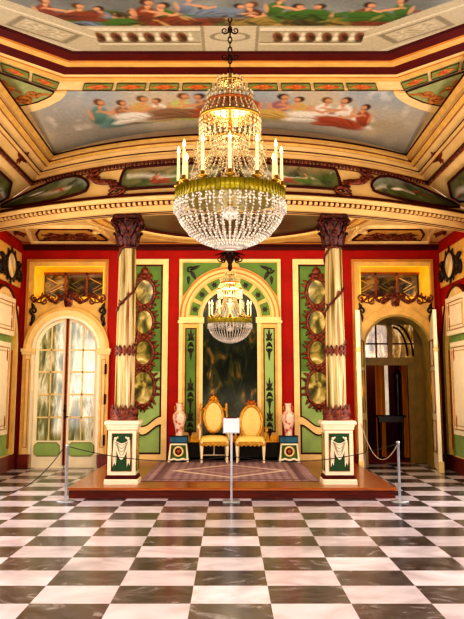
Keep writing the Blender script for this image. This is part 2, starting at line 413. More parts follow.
for sx, nm in ((-1, 'left'), (1, 'right')):
    X, M, yc, r1, zs, band = side_wall(sx, nm)
    where = 'beside the glazed double door' if sx < 0 else 'beside the open doorway'
    fr = MB()
    fr.prism([(15.1, 3.58), (17.86, 3.58), (17.86, 4.3), (15.1, 4.3)], 0, .03, M)
    struct(nt(), fr, GOLDC)
    band(r1, r1+.05, .3, 0, .09, DRED, nt())
    band(r1-.22, r1, .3, 0, .07, CREAM, nt())
    band(r1-.26, r1-.22, .3, 0, .09, GOLDC, nt())
    q = MB(); q.prism([(15.25, .25), (17.85, .25), (17.85, 3.2), (17.72, 3.2), (17.72, .3), (15.25, .3)], 0, .02, M); struct(nt(), q, CREAM)
    # recessed painted field inside the arch
    q = MB(); ra = r1-.26
    q.prism([(yc+ra, .3)]+[(yc+ra*cos(PI*i/24), zs+ra*sin(PI*i/24)) for i in range(25)]+[(yc-ra, .3)], 0, .012, M)
    struct(nt(), q, LGREEN)
    bb = MB(); bb.prism([(-6, 0), (17.98, 0), (17.98, .28), (-6, .28)], 0, .06, M); struct('baseboard_'+nm, bb, MARBLER)
    # white shutter leaves folded on the arch
    for (z0, z1, lab) in ((.72, 2.42, 'tall'), (2.56, 3.28, 'short')):
        t = thing('folding_shutter', ('%s ivory shutter with gilt lines in the side arch %s' % (lab, where)), 'shutter', (X-sx*.1, 16.4, z0))
        y0, y1 = (15.7, 16.9) if lab == 'tall' else (15.75, 17.12)
        q = MB(); q.prism([(y0, z0), (y1, z0), (y1, z1), (y0, z1)], .08, .13, M); build('board', q, WHITE, t)
        q = MB()
        for (a, w) in ((.09, .018), (.16, .012)):
            for p in (((y0+a, z0+a), (y1-a, z0+a+w)), ((y0+a, z1-a-w), (y1-a, z1-a)), ((y0+a, z0+a), (y0+a+w, z1-a)), ((y1-a-w, z0+a), (y1-a, z1-a))):
                q.prism([(p[0][0], p[0][1]), (p[1][0], p[0][1]), (p[1][0], p[1][1]), (p[0][0], p[1][1])], .13, .137, M)
        build('gilt_line', q, GOLD, t)
        for zz in (z0+.23, z1-.23):
            q = MB(); q.leaf(M, y1-.26, zz, .12, .07, PI/2, .13, .015); q.leaf(M, y1-.26, zz, .12, .07, -PI/2, .13, .015)
            build('painted_flower', q, ORNG, t)
    # green and cream inset panels around the shutters
    q = MB(); q.prism([(17.36, 0.42), (17.46, .42), (17.46, 2.3), (17.36, 2.3)], 0, .03, M); struct(nt(), q, ORNG)
    # oval wall mirror with carved leaves over the arch
    oc = (16.95, 3.93)
    t = thing('oval_wall_mirror', 'small oval mirror in dark carved leaves over the side arch %s' % where, 'mirror', M(oc[0], oc[1], .04))
    ex = .34
    q = MB(); q.prism([(oc[0]+ex*cos(k*PI/12), oc[1]+.25*sin(k*PI/12)) for k in range(24)], .04, .06, M); build('mirror_glass', q, mat('pale_mirror', '#f6ecc8', .2, c2='#c9a860', scale=3), t)
    q = MB(); q.tube([M(oc[0]+(ex+.02)*cos(k*PI/12), oc[1]+.26*sin(k*PI/12), .06) for k in range(24)], .028, 6, True)
    for k in range(10):
        a = k*2*PI/10+.2; q.leaf(M, oc[0]+(ex+.03)*cos(a), oc[1]+.27*sin(a), .13, .10, a+.6, .05, .03)
    for d in (-1, 1):
        q.spiral(M, oc[0]+d*.75, oc[1]-.1, .2, PI/2, 1.2, d, .035, .06)
        q.leaf(M, oc[0]+d*.4, oc[1]-.22, .5, .16, PI/2-d*1.1, .05, .04); q.leaf(M, oc[0]+d*.5, oc[1]+.1, .4, .14, PI/2-d*1.5, .05, .04)
    build('carved_frame', q, ORN2, t)

wf = MB().box(XL-.2, XR+.2, -6.3, -6, 0, 4.62); wf.box(XL-.2, XR+.2, -6.3, -6, 4.62, 6.2); struct('wall_front', wf, mat('mirror_backdrop_tone', '#3c3a1a', .8, var=.35, scale=.8, c2='#120d06'))  # unseen end wall; dark green-brown put in for the mirrors to reflect
# ================================================================== BACK WALL ASSEMBLIES
YF = W-.04      # face of the flat surrounds
def surround(cx, door_r, spring, name, flip):
    """golden rectangular surround with an arched doorway and a deep glazed overdoor recess"""
    x0, x1 = cx-.845, cx+.845
    if cx > 0: x0, x1 = SX0, SX1
    else: x0, x1 = -SX1, -SX0
    ra = door_r
    rtop = 4.06; ro = .72         # recess half width
    def rec_bottom(x):
        d = abs(x-cx)/ro
        return 3.30+.10*cos(d*PI*2.5)*(1-d)+.14*d
    def fn(x):
        out = []
        d = abs(x-cx)
        top = spring+math.sqrt(max(0, ra*ra-d*d)) if d < ra else 0
        if d < ro:
            out.append((top, rec_bottom(x))); out.append((rtop, SZ1))
        else: out.append((top, SZ1))
        return out
    xs = sorted(set([x0, x1, cx-ro, cx+ro, cx-ra, cx+ra]+list(np.linspace(cx-ra, cx+ra, 37))+list(np.linspace(cx-ro, cx+ro, 37))))
    xs = [x for k, x in enumerate(xs) if k == 0 or x-xs[k-1] > 1e-4]
    p = MB().strips(xs, fn, YF, W+.25)
    struct(name, p, GOLDC)
    # raised rim of the surround
    r = MB(); r.box(x0, x0+.05, YF-.03, YF, .3, SZ1); r.box(x1-.05, x1, YF-.03, YF, .3, SZ1); r.box(x0+.05, x1-.05, YF-.03, YF, SZ1-.05, SZ1)
    struct(nt(), r, CEILD)
    # reveals with a glow put into their paint, and the recess back
    rv = MB()
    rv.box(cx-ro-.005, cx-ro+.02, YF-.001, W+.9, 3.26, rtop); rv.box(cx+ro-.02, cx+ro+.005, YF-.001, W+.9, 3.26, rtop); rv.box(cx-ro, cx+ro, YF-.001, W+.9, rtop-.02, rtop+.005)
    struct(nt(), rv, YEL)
    bk = MB().box(cx-ro-.1, cx+ro+.1, W+.88, W+.94, 3.26, rtop+.1); struct(nt(), bk, DWOOD)
    return rec_bottom, rtop, ro

def overdoor(cx, rtop, ro, where):
    t = thing('overdoor_window', 'glazed overdoor light in a deep yellow recess %s' % where, 'overdoor', (cx, W+.8, 3.3))
    y = W+.82
    for k in range(3):
        a = cx-ro+.03+k*(2*ro-.06)/3
        b = a+(2*ro-.06)/3
        q = MB().box(a+.02, b-.02, y, y+.02, 3.28, rtop-.05); build('pane', q, MIRO, t)
        # reflections of mouldings, imitated by pale chevrons laid on the pane
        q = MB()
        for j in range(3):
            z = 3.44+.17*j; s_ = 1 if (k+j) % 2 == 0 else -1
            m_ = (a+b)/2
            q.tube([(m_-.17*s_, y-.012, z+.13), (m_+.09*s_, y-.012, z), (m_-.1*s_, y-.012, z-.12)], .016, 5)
        build('reflection_chevron', q, CREAM if k != 1 else OLIVE, t)
    q = MB()
    for k in range(1, 3):
        a = cx-ro+.03+k*(2*ro-.06)/3; q.box(a-.022, a+.022, y-.03, y+.03, 3.28, rtop-.03)
    q.box(cx-ro, cx+ro, y-.03, y+.03, rtop-.07, rtop-.02)
    build('glazing_bar', q, ORNG, t)
def garland(cx, ro, bot, where):
    """carved festoon that crowns the arch"""
    M = WP(YF); t = thing('carved_festoon', 'carved red-brown festoon with scrolls crowning the arch %s' % where, 'carving', (cx, YF, 3.3))
    q = MB(); q.leaf(M, cx, 3.20, .3, .2, PI/2, 0, .07); q.leaf(M, cx, 3.42, .22, .2, -PI/2, .02, .07)
    for d in (-1, 1):
        q.spiral(M, cx+d*.09, 3.42, .07, PI/2, 1.2, d, .02, .05); q.leaf(M, cx, 3.38, .25, .1, PI/2-d*1.25, .02, .05)
    q.ball(M(cx, 3.28, .06), .05, 8, 6)
    build('cartouche', q, ORN, t)
    for d in (-1, 1):
        q = MB(); pts = []
        for i in range(30):
            u = i/29; x = cx+d*(.06+u*.66); pts.append(M(x, 3.36+.06*cos(u*PI*3)-.02*u+.03, .035))
        q.tube(pts, .024, 6)
        for i in range(0, 30, 3):
            p = pts[i]; q.leaf(M, p[0], p[2], .09, .05, PI/2+random.uniform(-1, 1), .02, .03)
        for (u, s_) in ((.34, .075), (.68, .085), (.98, .07)):
            q.spiral(M, cx+d*u*.72, 3.33+(.06 if u > .9 else 0), s_, PI/2, 1.3, -d, .016, .04)
        q.tube([M(cx+d*.3+.12*cos(PI+PI*i/10), 3.41+.1*sin(PI+PI*i/10), .03) for i in range(11)], .014, 5)
        q.tube([M(cx+d*.58+.13*cos(PI+PI*i/10), 3.42+.12*sin(PI+PI*i/10), .03) for i in range(11)], .014, 5)
        sc_ = build('scroll', q, ORN, t)
        q = MB()
        for (u, r_) in ((.3, .11), (.58, .115)):
            q.prism([(cx+d*u+r_*cos(PI+PI*i/10), 3.42+r_*.9*sin(PI+PI*i/10)) for i in range(11)], 0, .018, M)
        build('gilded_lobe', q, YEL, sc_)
    # hanging scroll brackets at the shoulders of the arch
    for d in (-1, 1):
        q = MB(); x = cx+d*.70
        q.spiral(M, x, 3.13, .085, -PI/2, 1.4, d, .026, .04); q.leaf(M, x, 3.05, .22, .1, -PI/2+d*.2, .01, .04)
        q.leaf(M, x, 3.18, .14, .08, PI/2-d*.4, .01, .04); q.spiral(M, x+d*.03, 2.86, .05, PI/2, 1.1, -d, .018, .03)
        build('shoulder_scroll', q, ORN2, t)

# ---------------- glazed double door (left of the dais)
dcx, dr, dsp = -3.335, .66, 2.33
rb, rtop, ro = surround(dcx, dr+.02, dsp, 'door_1', 0)
overdoor(dcx, rtop, ro, 'above the closed double door'); garland(dcx, ro, rb, 'of the closed double door')
a = MB().arch(dcx, dsp, dr, dr+.2, .27, YF-.07, YF); struct(nt(), a, CREAM)
a = MB().arch(dcx, dsp, dr+.16, dr+.215, .27, YF-.10, YF-.02); struct(nt(), a, GOLDC)
a = MB().arch(dcx, dsp, dr-.02, dr+.035, .27, YF-.10, YF+.05); struct(nt(), a, WHITE)
a = MB()
for d in (-1, 1):
    a.box(dcx+d*(dr-.03), dcx+d*(dr+.235), YF-.12, YF, 2.24, 2.29); a.box(dcx+d*(dr-.03), dcx+d*(dr+.25), YF-.14, YF, 2.29, 2.36)
struct(nt(), a, CREAM)
a = MB()
for d in (-1, 1): a.box(dcx+d*(dr+.03), dcx+d*(dr+.24), YF-.11, YF, 0, .27)
struct(nt(), a, MARBLER)
a = MB()
for d in (-1, 1): a.rectframe(*(sorted((dcx+d*(dr+.07), dcx+d*(dr+.15)))), .4, 2.15, .012, YF-.08, YF-.07)
struct(nt(), a, CEILD)
door = thing('double_door', 'closed ivory arched double door with small mirrored panes and green foot panels', 'door', (dcx, W, 0))
yd = W+.04
for d in (-1, 1):
    def leaf_top(x): 
        k = abs(x-dcx); return dsp+math.sqrt(max(0, dr*dr-k*k))
    xi, xo = dcx+d*.012, dcx+d*(dr-.005)
    a, b = min(xi, xo), max(xi, xo)
    # glass area: rows and columns with the arch top
    gx0, gx1 = .075, dr-.09
    def ginn(x):
        k = abs(x-dcx); rr = dr-.08
        return dsp+math.sqrt(max(0, rr*rr-k*k))
    def fn(x):
        k = abs(x-dcx)
        if gx0 < k < gx1: return [(.0, .53), (ginn(x), leaf_top(x))]
        return [(.0, max(.6, leaf_top(x)))]
    xs = sorted(set([a, b, dcx+d*gx0, dcx+d*gx1]+list(np.linspace(a, b, 21))))
    lf = build('door_leaf', MB().strips(xs, fn, yd-.03, yd+.03), WHITE, door)
    q = MB()
    xsg = list(np.linspace(min(dcx+d*gx0, dcx+d*gx1), max(dcx+d*gx0, dcx+d*gx1), 14))
    q.strips(xsg, lambda x: [(.53, ginn(x)+.01)], yd-.005, yd+.005); build('mirrored_glass', q, MIRD, lf)
    q = MB(); xm = dcx+d*(gx0+gx1)/2+d*-.0
    q.box(xm-.014, xm+.014, yd-.028, yd, .53, ginn(xm)+.02)
    for z in (.985, 1.44, 1.89, 2.335): q.box(dcx+d*gx0, dcx+d*gx1, yd-.028, yd, z-.016, z+.016)
    build('glazing_bar', q, CREAM, lf)
    M = WP(yd-.03); u0, u1 = sorted((dcx+d*.09, dcx+d*(dr-.06)))
    oc = [(u0+.06, .23), (u1-.06, .23), (u1, .29), (u1, .43), (u1-.06, .49), (u0+.06, .49), (u0, .43), (u0, .29)]
    pn = build('foot_panel', MB().prism(oc, 0, .012, M), LGREEN, lf)
    q = MB().tube([M(u, v, .012) for u, v in oc], .009, 5, True); build('panel_rim', q, OLIVE, pn)
q = MB().box(dcx-.03, dcx+.03, yd-.06, yd-.02, .05, 2.98); build('meeting_stile', q, ORNG, door)
q = MB().box(dcx-.012, dcx+.012, yd-.075, yd-.055, .05, 2.98); build('red_fillet', q, DRED, door)
q = MB(); q.box(dcx-.02, dcx+.02, yd-.09, yd-.07, .95, 1.25); q.ball((dcx, yd-.11, 1.12), .03, 8, 6); q.tube([(dcx, yd-.08, 1.0), (dcx, yd-.12, 1.0), (dcx+.08, yd-.12, 1.0)], .012, 6)
build('handle', q, DARKBR, door)
for z in (.55, 1.35, 1.95):
    for d in (1,):
        q = MB().tube([(dcx+d*(dr+.16), YF-.13, z-.1), (dcx+d*(dr+.16), YF-.13, z+.1)], .022, 8); build('hinge', q, BRED, door)

# ---------------- open doorway (right of the dais)
ocx, orr, osp = 3.41, .665, 2.36
rb, rtop, ro = surround(ocx, orr, osp, 'door_2', 1)
overdoor(ocx-.02, rtop, ro, 'above the open doorway'); garland(ocx, ro, rb, 'of the open doorway')
a = MB().arch(ocx, osp, orr-.01, orr+.20, .27, YF-.05, YF+.0); struct(nt(), a, GOLDC)
a = MB().arch(ocx, osp, orr-.012, orr+.03, .02, YF-.07, W+.5); struct(nt(), a, mat('ochre_olive', '#a88f3c', .5))
a = MB()
for d in (-1, 1): a.box(ocx+d*(orr+.02), ocx+d*(orr+.24), YF-.09, YF, 0, .27)
struct(nt(), a, MARBLER)
# two open leaves seen almost edge-on, tall at the free edge and curved at the top
for k, (hx, hy, fx, fy, lab) in enumerate(((2.64, W-.06, 2.455, 17.2, 'open ivory door leaf with gilt moulding nearest the mirrored column'), (4.08, W-.06, 3.95, 17.1, 'open ivory door leaf with gilt moulding folded against the side wall'))):
    t = thing('open_door_leaf', lab, 'door', (hx, hy, 0), 'open leaves of the doorway')
    dx, dy = fx-hx, fy-hy; ln = math.hypot(dx, dy); ux, uy = dx/ln, dy/ln
    th = .085 if k == 0 else .07
    Mx = lambda u, v, h: (hx+ux*u-uy*h, hy+uy*u+ux*h, v)
    prof = [(0, .02), (ln, .02), (ln, 3.08), (ln-.05, 3.08)]
    for i in range(10):
        q_ = i/9*PI/2; prof.append((ln-.08-(ln-.08)*sin(q_), 2.36+.66*cos(q_)))
    q = MB(); s_ = 1
    q.prism(prof, 0, s_*th, Mx)
    lf = build('leaf_board', q, WHITE, t)
    q = MB()
    for hh in (-.012*s_, s_*(th+.012)):
        for (z0, z1) in ((.35, .95), (1.1, 1.9), (2.0, 2.5)):
            q.tube([Mx(.12, z0, hh), Mx(ln-.12, z0, hh), Mx(ln-.12, z1, hh), Mx(.12, z1, hh)], .012, 5, True)
    build('gilt_moulding', q, GOLD, t)
    q = MB()
    z = 2.30 if k == 0 else 2.30
    q.lathe([(.05, -.03), (.06, 0), (.045, .04), (.03, .06)], Mx(ln-.02, 2.3, s_*th/2), 10)
    build('edge_knob', q, CREAM, t)
    q = MB().box(fx-.005, fx+.09, fy-.05, fy+.06, 0.0, .20); build('edge_block', q, CREAM, t)
    q = MB()
    for z in (.5, 1.3, 2.1): q.tube([Mx(.0, z, s_*th/2), Mx(.0, z+.14, s_*th/2)], .025, 8)
    build('hinge', q, BRED, t)

# room beyond the doorway
bx0, bx1 = 2.62, 4.20
pw = MB(); pw.box(bx0-.1, bx0, W+.26, 25, 0, 3.17); pw.box(bx1, bx1+.1, W+.26, 25, 0, 3.17); struct('wall_passage', pw, MAROON)
pw = MB(); pw.box(bx0, bx1, 22.4, 22.5, 0, 3.17); struct('wall_beyond', pw, MAROON)
pw = MB(); pw.box(bx0-.1, bx1+.1, W+.26, 25, 3.17, 3.25); struct('ceiling_passage', pw, DWOOD)
# inner frame with a three-pane fanlight
yi = 19.2
fr = MB(); fr.box(bx0, 2.93, yi, yi+.12, 0, 3.165); fr.box(4.0, bx1, yi, yi+.12, 0, 3.165); fr.box(2.93, 4.0, yi, yi+.12, 2.93, 3.165)
fr.box(2.93, 4.0, yi-.02, yi+.12, 2.05, 2.22); fr.box(3.44, 3.53, yi, yi+.1, 2.2, 2.95)
fr.box(3.84, 4.0, yi-.03, yi+.1, 0, 2.1)
struct('door_3', fr, mat('shaded_olive', '#98782a', .5))
wi = MB(); wi.box(2.93, 4.0, yi+.05, yi+.06, 2.22, 2.95); struct('window_1', wi, GLASSW)
wi = MB(); wi.box(2.93, 3.44, yi+.03, yi+.07, 2.5, 2.53); wi.box(3.53, 4.0, yi+.03, yi+.07, 2.5, 2.53); wi.box(3.17, 3.2, yi+.03, yi+.07, 2.22, 2.95)
wi.tube([(3.56+.30*cos(PI/2*i/10), yi+.03, 2.25+.62*sin(PI/2*i/10)) for i in range(11)], .022, 6)
wi.tube([(3.56+.42*cos(PI/2*i/10), yi+.03, 2.25+.70*sin(PI/2*i/10)) for i in range(11)], .022, 6)
struct('window_2', wi, BRED)
def curtain(x0, x1, y, z1, lab, m=CURT):
    q = MB(); n = 40; vs = []
    for z in (0.02, z1*.5, z1):
        for i in range(n+1):
            t = i/n; vs.append((x0+(x1-x0)*t, y+.05*sin(t*PI*2*max(2, round((x1-x0)/.09))), z))
    fs = [(r*(n+1)+i, r*(n+1)+i+1, (r+1)*(n+1)+i+1, (r+1)*(n+1)+i) for r in range(2) for i in range(n)]
    q.add(vs, fs, True)
    return tag(build('gold_curtain', q, m), lab, 'curtain')
curtain(3.36, 3.58, 20.6, 2.5, 'narrow gold curtain hanging behind the small black table')
curtain(3.94, 4.12, 20.4, 2.5, 'orange gold curtain at the inner door jamb')
wl = MB().box(3.62, 3.72, 20.9, 20.95, .9, 2.5); struct('window_3', wl, LAMPW)
rc = MB().box(2.66, 4.14, 19.35, 22.3, .0, .015); tag(build('red_carpet', rc, CARPET), 'red carpet on the floor of the dim room beyond the doorway', 'carpet')
tb = thing('side_table', 'small black carved table standing in the dim room beyond the doorway', 'table', (3.55, 19.75, .015))
q = MB().cham(3.22, 3.86, 19.6, 19.95, .93, .98, .02); build('tabletop', q, DWOOD, tb)
q = MB().box(3.27, 3.81, 19.64, 19.91, .83, .93); build('apron', q, DWOOD, tb)
for x in (3.30, 3.78):
    for y in (19.67, 19.88):
        q = MB().lathe([(.02, 0), (.035, .05), (.018, .12), (.03, .4), (.022, .6), (.035, .82)], (x, y, .015), 8); build('leg', q, DWOOD, tb)
st = thing('dark_statuette', 'dark slender figure ornament standing on the small black table', 'ornament', (3.72, 19.78, .98))
q = MB().lathe([(.07, 0), (.08, .03), (.05, .06), (.06, .3), (.085, .55), (.07, .75), (.1, .85), (.05, .98), (.03, 1.0), (.055, 1.06), (.06, 1.12), (.03, 1.19), (.002, 1.21)], (3.72, 19.78, .98), 12); build('figure', q, DWOOD, st)

# ---------------- central arched mirror
cy0 = W-.02
zs, R_out, R_g1, R_g0, R_m = 3.0, 1.035, .86, .62, .56
am = thing('arched_mirror', 'tall dark mirror in an arched gilt and green panelled frame behind the chairs', 'mirror', (0, W, .15))
q = MB().box(-1.05, 1.05, W-.03, W-.001, .15, 4.21); build('backing_panel', q, GOLDC, am)
q = MB().rectframe(-1.05, 1.05, .15, 4.21, .055, W-.06, W-.03); build('outer_rim', q, CREAM, am)
M = WP(W-.03)
for d in (-1, 1):
    pts = [(d*.98, 4.14), (d*.98, 3.2)]+[(d*R_out*cos(k*PI/24), 3.03+R_out*sin(k*PI/24)) for k in range(4, 10)]+[(d*.26, 4.14)]
    pts = [(d*.975, 4.135), (d*.975, zs+.43)]+[(d*1.06*cos(k*PI/32), zs+1.06*sin(k*PI/32)) for k in range(8, 15)]+[(d*.16, 4.135)]
    pts = [(u, min(v, 4.135)) for u, v in pts if abs(u) <= .976]
    sp = build('spandrel', MB().prism(pts if d > 0 else pts, 0, .008, M), GREEN, am)
    q = MB(); q.spiral(M, d*.83, 3.98, .075, 0, 1.3, -d, .02, .02); q.leaf(M, d*.8, 3.95, .2, .09, -PI/2+d*-.5, .01, .02); q.leaf(M, d*.8, 4.0, .2, .08, PI/2+d*1.2, .01, .02)
    q.leaf(M, d*.86, 3.85, .18, .08, -PI/2, .01, .02)
    build('spandrel_scroll', q, ORN2, sp)
q = MB().arch(0, zs, R_g1, R_out, None, W-.10, W-.03); build('outer_arch', q, CEIL, am)
q = MB().arch(0, zs, R_g1+.05, R_g1+.08, None, W-.115, W-.1); q.arch(0, zs, R_out-.04, R_out-.0, None, W-.115, W-.1); build('arch_bead', q, CEILD, am)
q = MB().arch(0, zs, R_m, R_g1, None, W-.045, W-.03); build('arch_ring', q, GOLDC, am)
q = MB().arch(0, zs, R_m-.0, R_g0, None, W-.09, W-.045); build('inner_arch', q, CEIL, am)
for k in range(7):
    a0 = PI*k/7+.05; a1 = PI*(k+1)/7-.05
    vp = build('green_voussoir', MB().arch(0, zs, R_g0+.035, R_g1-.03, None, W-.052, W-.045, 6, a0, a1), GREEN, am)
    am_ = (a0+a1)/2; rr = (R_g0+R_g1)/2
    q = MB(); 
    for j in range(6): q.leaf(M, rr*cos(am_), zs+rr*sin(am_), .07, .045, j*PI/3, .022, .012)
    build('rosette', q, ORN2, vp)
for d in (-1, 1):
    # pilaster strip with green field
    q = MB(); x0, x1 = sorted((d*.60, d*1.03)); q.box(x0, x1, W-.055, W-.03, .62, 2.87); build('pilaster', q, GOLDC, am)
    q = MB(); x0, x1 = sorted((d*.97, d*1.04)); q.box(x0, x1, W-.09, W-.03, .62, 2.88); x0, x1 = sorted((d*.555, d*.63)); q.box(x0, x1, W-.09, W-.03, .62, 2.88); build('pilaster_edge', q, CREAM, am)
    q = MB(); x0, x1 = sorted((d*.53, d*1.07)); q.box(x0, x1, W-.12, W-.03, 2.88, 2.93); x0, x1 = sorted((d*.53, d*1.05)); q.box(x0, x1, W-.10, W-.03, 2.93, 3.0); build('impost', q, CREAM, am)
    x0, x1 = sorted((d*.70, d*.90))
    gf = build('green_field', MB().box(x0, x1, W-.065, W-.055, .72, 2.76), GREEN if d < 0 else LGREEN, am)
    q = MB().rectframe(x0-.015, x1+.015, .70, 2.78, .02, W-.07, W-.055); build('dark_fillet', q, BRED, gf)
    M2 = WP(W-.065); xc = d*.80
    for z in (2.55, 1.55, .95):
        q = MB()
        for e in (-1, 1):
            q.spiral(M2, xc+e*.04, z, .036, PI/2, 1.2, e, .013, .014); q.spiral(M2, xc+e*.04, z-.22, .036, -PI/2, 1.2, -e, .013, .014)
            q.leaf(M2, xc, z-.06, .14, .05, -PI/2+e*.5, .005, .015); q.leaf(M2, xc, z+.02, .13, .05, PI/2+e*.5, .005, .015)
        q.leaf(M2, xc, z-.18, .26, .06, -PI/2, .005, .015); q.leaf(M2, xc, z+.02, .22, .05, PI/2, .005, .015); q.ball(M2(xc, z-.11, .01), .035, 8, 4)
        build('arabesque', q, ORN2, gf)
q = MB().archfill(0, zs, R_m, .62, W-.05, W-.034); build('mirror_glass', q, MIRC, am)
q = MB().box(-1.04, 1.04, W-.075, W-.03, .5, .63); build('gilt_sill', q, GOLD, am)
q = MB().box(-1.04, 1.04, W-.06, W-.03, .15, .5); build('dado_panel', q, ORN2, am)

# ---------------- painted panels with chained mirrors
def painted_panel(cx, where):
    t = thing('mirror_panel', 'green wall panel with a chain of leaf-framed mirrors %s' % where, 'wall panel', (cx, W, .15))
    x0, x1 = cx-.49, cx+.49
    q = MB().box(x0, x1, W-.02, W-.001, .15, 4.21); build('green_field', q, GREEN, t)
    q = MB().box(x0+.15, x1-.15, W-.026, W-.02, .3, 1.9); build('pale_field', q, LGREEN, t)
    q = MB().rectframe(x0, x1, .15, 4.21, .115, W-.06, W-.02); build('cream_frame', q, CREAM, t)
    q = MB().rectframe(x0+.11, x1-.11, .26, 4.10, .035, W-.045, W-.02); build('dark_fillet', q, BRED, t)
    M = WP(W-.026)
    cz = [3.52, 2.90, 2.28, 1.58]; ry = [.28, .27, .27, .36]; rx = [.21, .20, .20, .235]
    for z, b, a in zip(cz, ry, rx):
        mi = build('oval_mirror', MB().prism([(cx+a*cos(k*PI/12), z+b*sin(k*PI/12)) for k in range(24)], .01, .03, M), MIRP, t)
        q = MB(); q.tube([M(cx+a*cos(k*PI/12), z+b*sin(k*PI/12), .03) for k in range(24)], .035, 6, True)
        for k in range(18):
            an = k*2*PI/18; q.leaf(M, cx+(a+.015)*cos(an), z+(b+.015)*sin(an), .13, .07, an+.25*(1 if k % 2 else -1), .015, .035)
        build('leaf_frame', q, ORN, mi)
    for z in (3.85, 3.21, 2.59, 1.95, 1.2):
        q = MB()
        for d in (-1, 1): q.leaf(M, cx, z, .16, .09, PI/2-d*PI/2+d*.3, .02, .04); q.leaf(M, cx, z, .14, .07, PI/2-d*PI/2-d*.3, .02, .04)
        q.ball(M(cx, z, .04), .06, 8, 6)
        if z > 3.8: q.leaf(M, cx, 3.88, .18, .2, PI/2, .02, .05)
        build('carved_knot', q, ORN, t)
    # curved sash between upper and lower field
    pts = []
    n = 20
    lo = [(x0+.115+(.98-.23)*i/n, .70+.10*cos(i/n*2*PI)+.05) for i in range(n+1)]
    q = MB()
    for i in range(n):
        (a, b), (c, d) = lo[i], lo[i+1]; q.prism([(a, b), (c, d), (c, d+.15), (a, b+.15)], 0, .03, M)
    build('sash_band', q, CREAM, t)
    q = MB(); q.tube([M(a, b-.01, .03) for a, b in lo], .013, 5); q.tube([M(a, b+.16, .03) for a, b in lo], .013, 5); build('sash_line', q, BRED, t)
painted_panel(-1.765, 'near the closed double door'); painted_panel(1.79, 'near the open doorway')
bb = MB()
for (a, b) in ((-2.30, -1.05), (1.05, 2.30)): bb.box(a, b, W-.03, W, .15, .2)
struct('baseboard_back', bb, BRED)

# ================================================================== DAIS
PZ = .15
d = thing('dais_platform', 'low polished oak dais with a dark red riser under the chairs and columns', 'platform', (0, 15.6, 0))
q = MB().box(-2.34, 2.40, 13.2, W-.02, 0, PZ-.035); build('riser', q, WOODR, d)
q = MB().cham(-2.37, 2.43, 13.16, W-.02, PZ-.035, PZ, .012); build('deck', q, WOOD, d)
# rug
def rug_mat():
    m = bpy.data.materials.new('patterned_rug'); m.use_nodes = True; nt_ = m.node_tree; N = nt_.nodes; L = nt_.links; b = N['Principled BSDF']
    a = N.new('ShaderNodeAttribute'); a.attribute_name = 'Col'; L.new(a.outputs['Color'], b.inputs['Base Color']); b.inputs['Roughness'].default_value = .95
    return m
RUGM = rug_mat()
rx0, rx1, ry0, ry1 = -1.375, 1.375, 14.05, 17.92
nu, nv = 180, 150
us = np.linspace(rx0, rx1, nu); vs_ = np.linspace(ry0, ry1, nv); U, V = np.meshgrid(us, vs_)
cv = Canvas(U, V); cv.fill('#84606a', '#ae929a', cv.noise(9, 3))
cv.over('#c6b2b4', (np.sin(V*38) > .3)*.5); cv.over('#56404a', (np.sin(U*46+np.sin(V*30)) > .55)*.55)
dd = np.minimum(np.minimum(U-rx0, rx1-U), np.minimum(V-ry0, ry1-V))
cv.over('#b39a8c', (np.abs(dd-.10) < .02)*.7); cv.over('#b39a8c', (np.abs(dd-.34) < .025)*.7); cv.over('#5a302c', (np.abs(dd-.22) < .06)*.6)
lz = np.abs(U)/.95+np.abs(V-15.75)/1.15
cv.over('#e0d2c0', (np.abs(lz-1) < .085)*.9); cv.over('#9c747c', (lz < .9)*.5); cv.over('#c9b8a6', (np.abs(lz-.55) < .06)*.6)
mb = MB(); mb.v = [(x, y, PZ+.008) for y in vs_ for x in us]
mb.f = [(j*nu+i, j*nu+i+1, (j+1)*nu+i+1, (j+1)*nu+i) for j in range(nv-1) for i in range(nu-1)]; mb.sm = [False]*len(mb.f)
o = len(mb.v); mb.box(rx0-.01, rx1+.01, ry0-.01, ry1+.01, PZ, PZ+.007)
C = np.concatenate([cv.C, np.ones(U.shape+(1,))], -1).reshape(-1, 4); C = np.concatenate([C, np.tile([.25, .12, .1, 1], (len(mb.v)-o, 1))])
rug = build('patterned_rug', mb, RUGM, colors=C); tag(rug, 'mauve patterned rug with a pale diamond lying on the dais', 'rug')

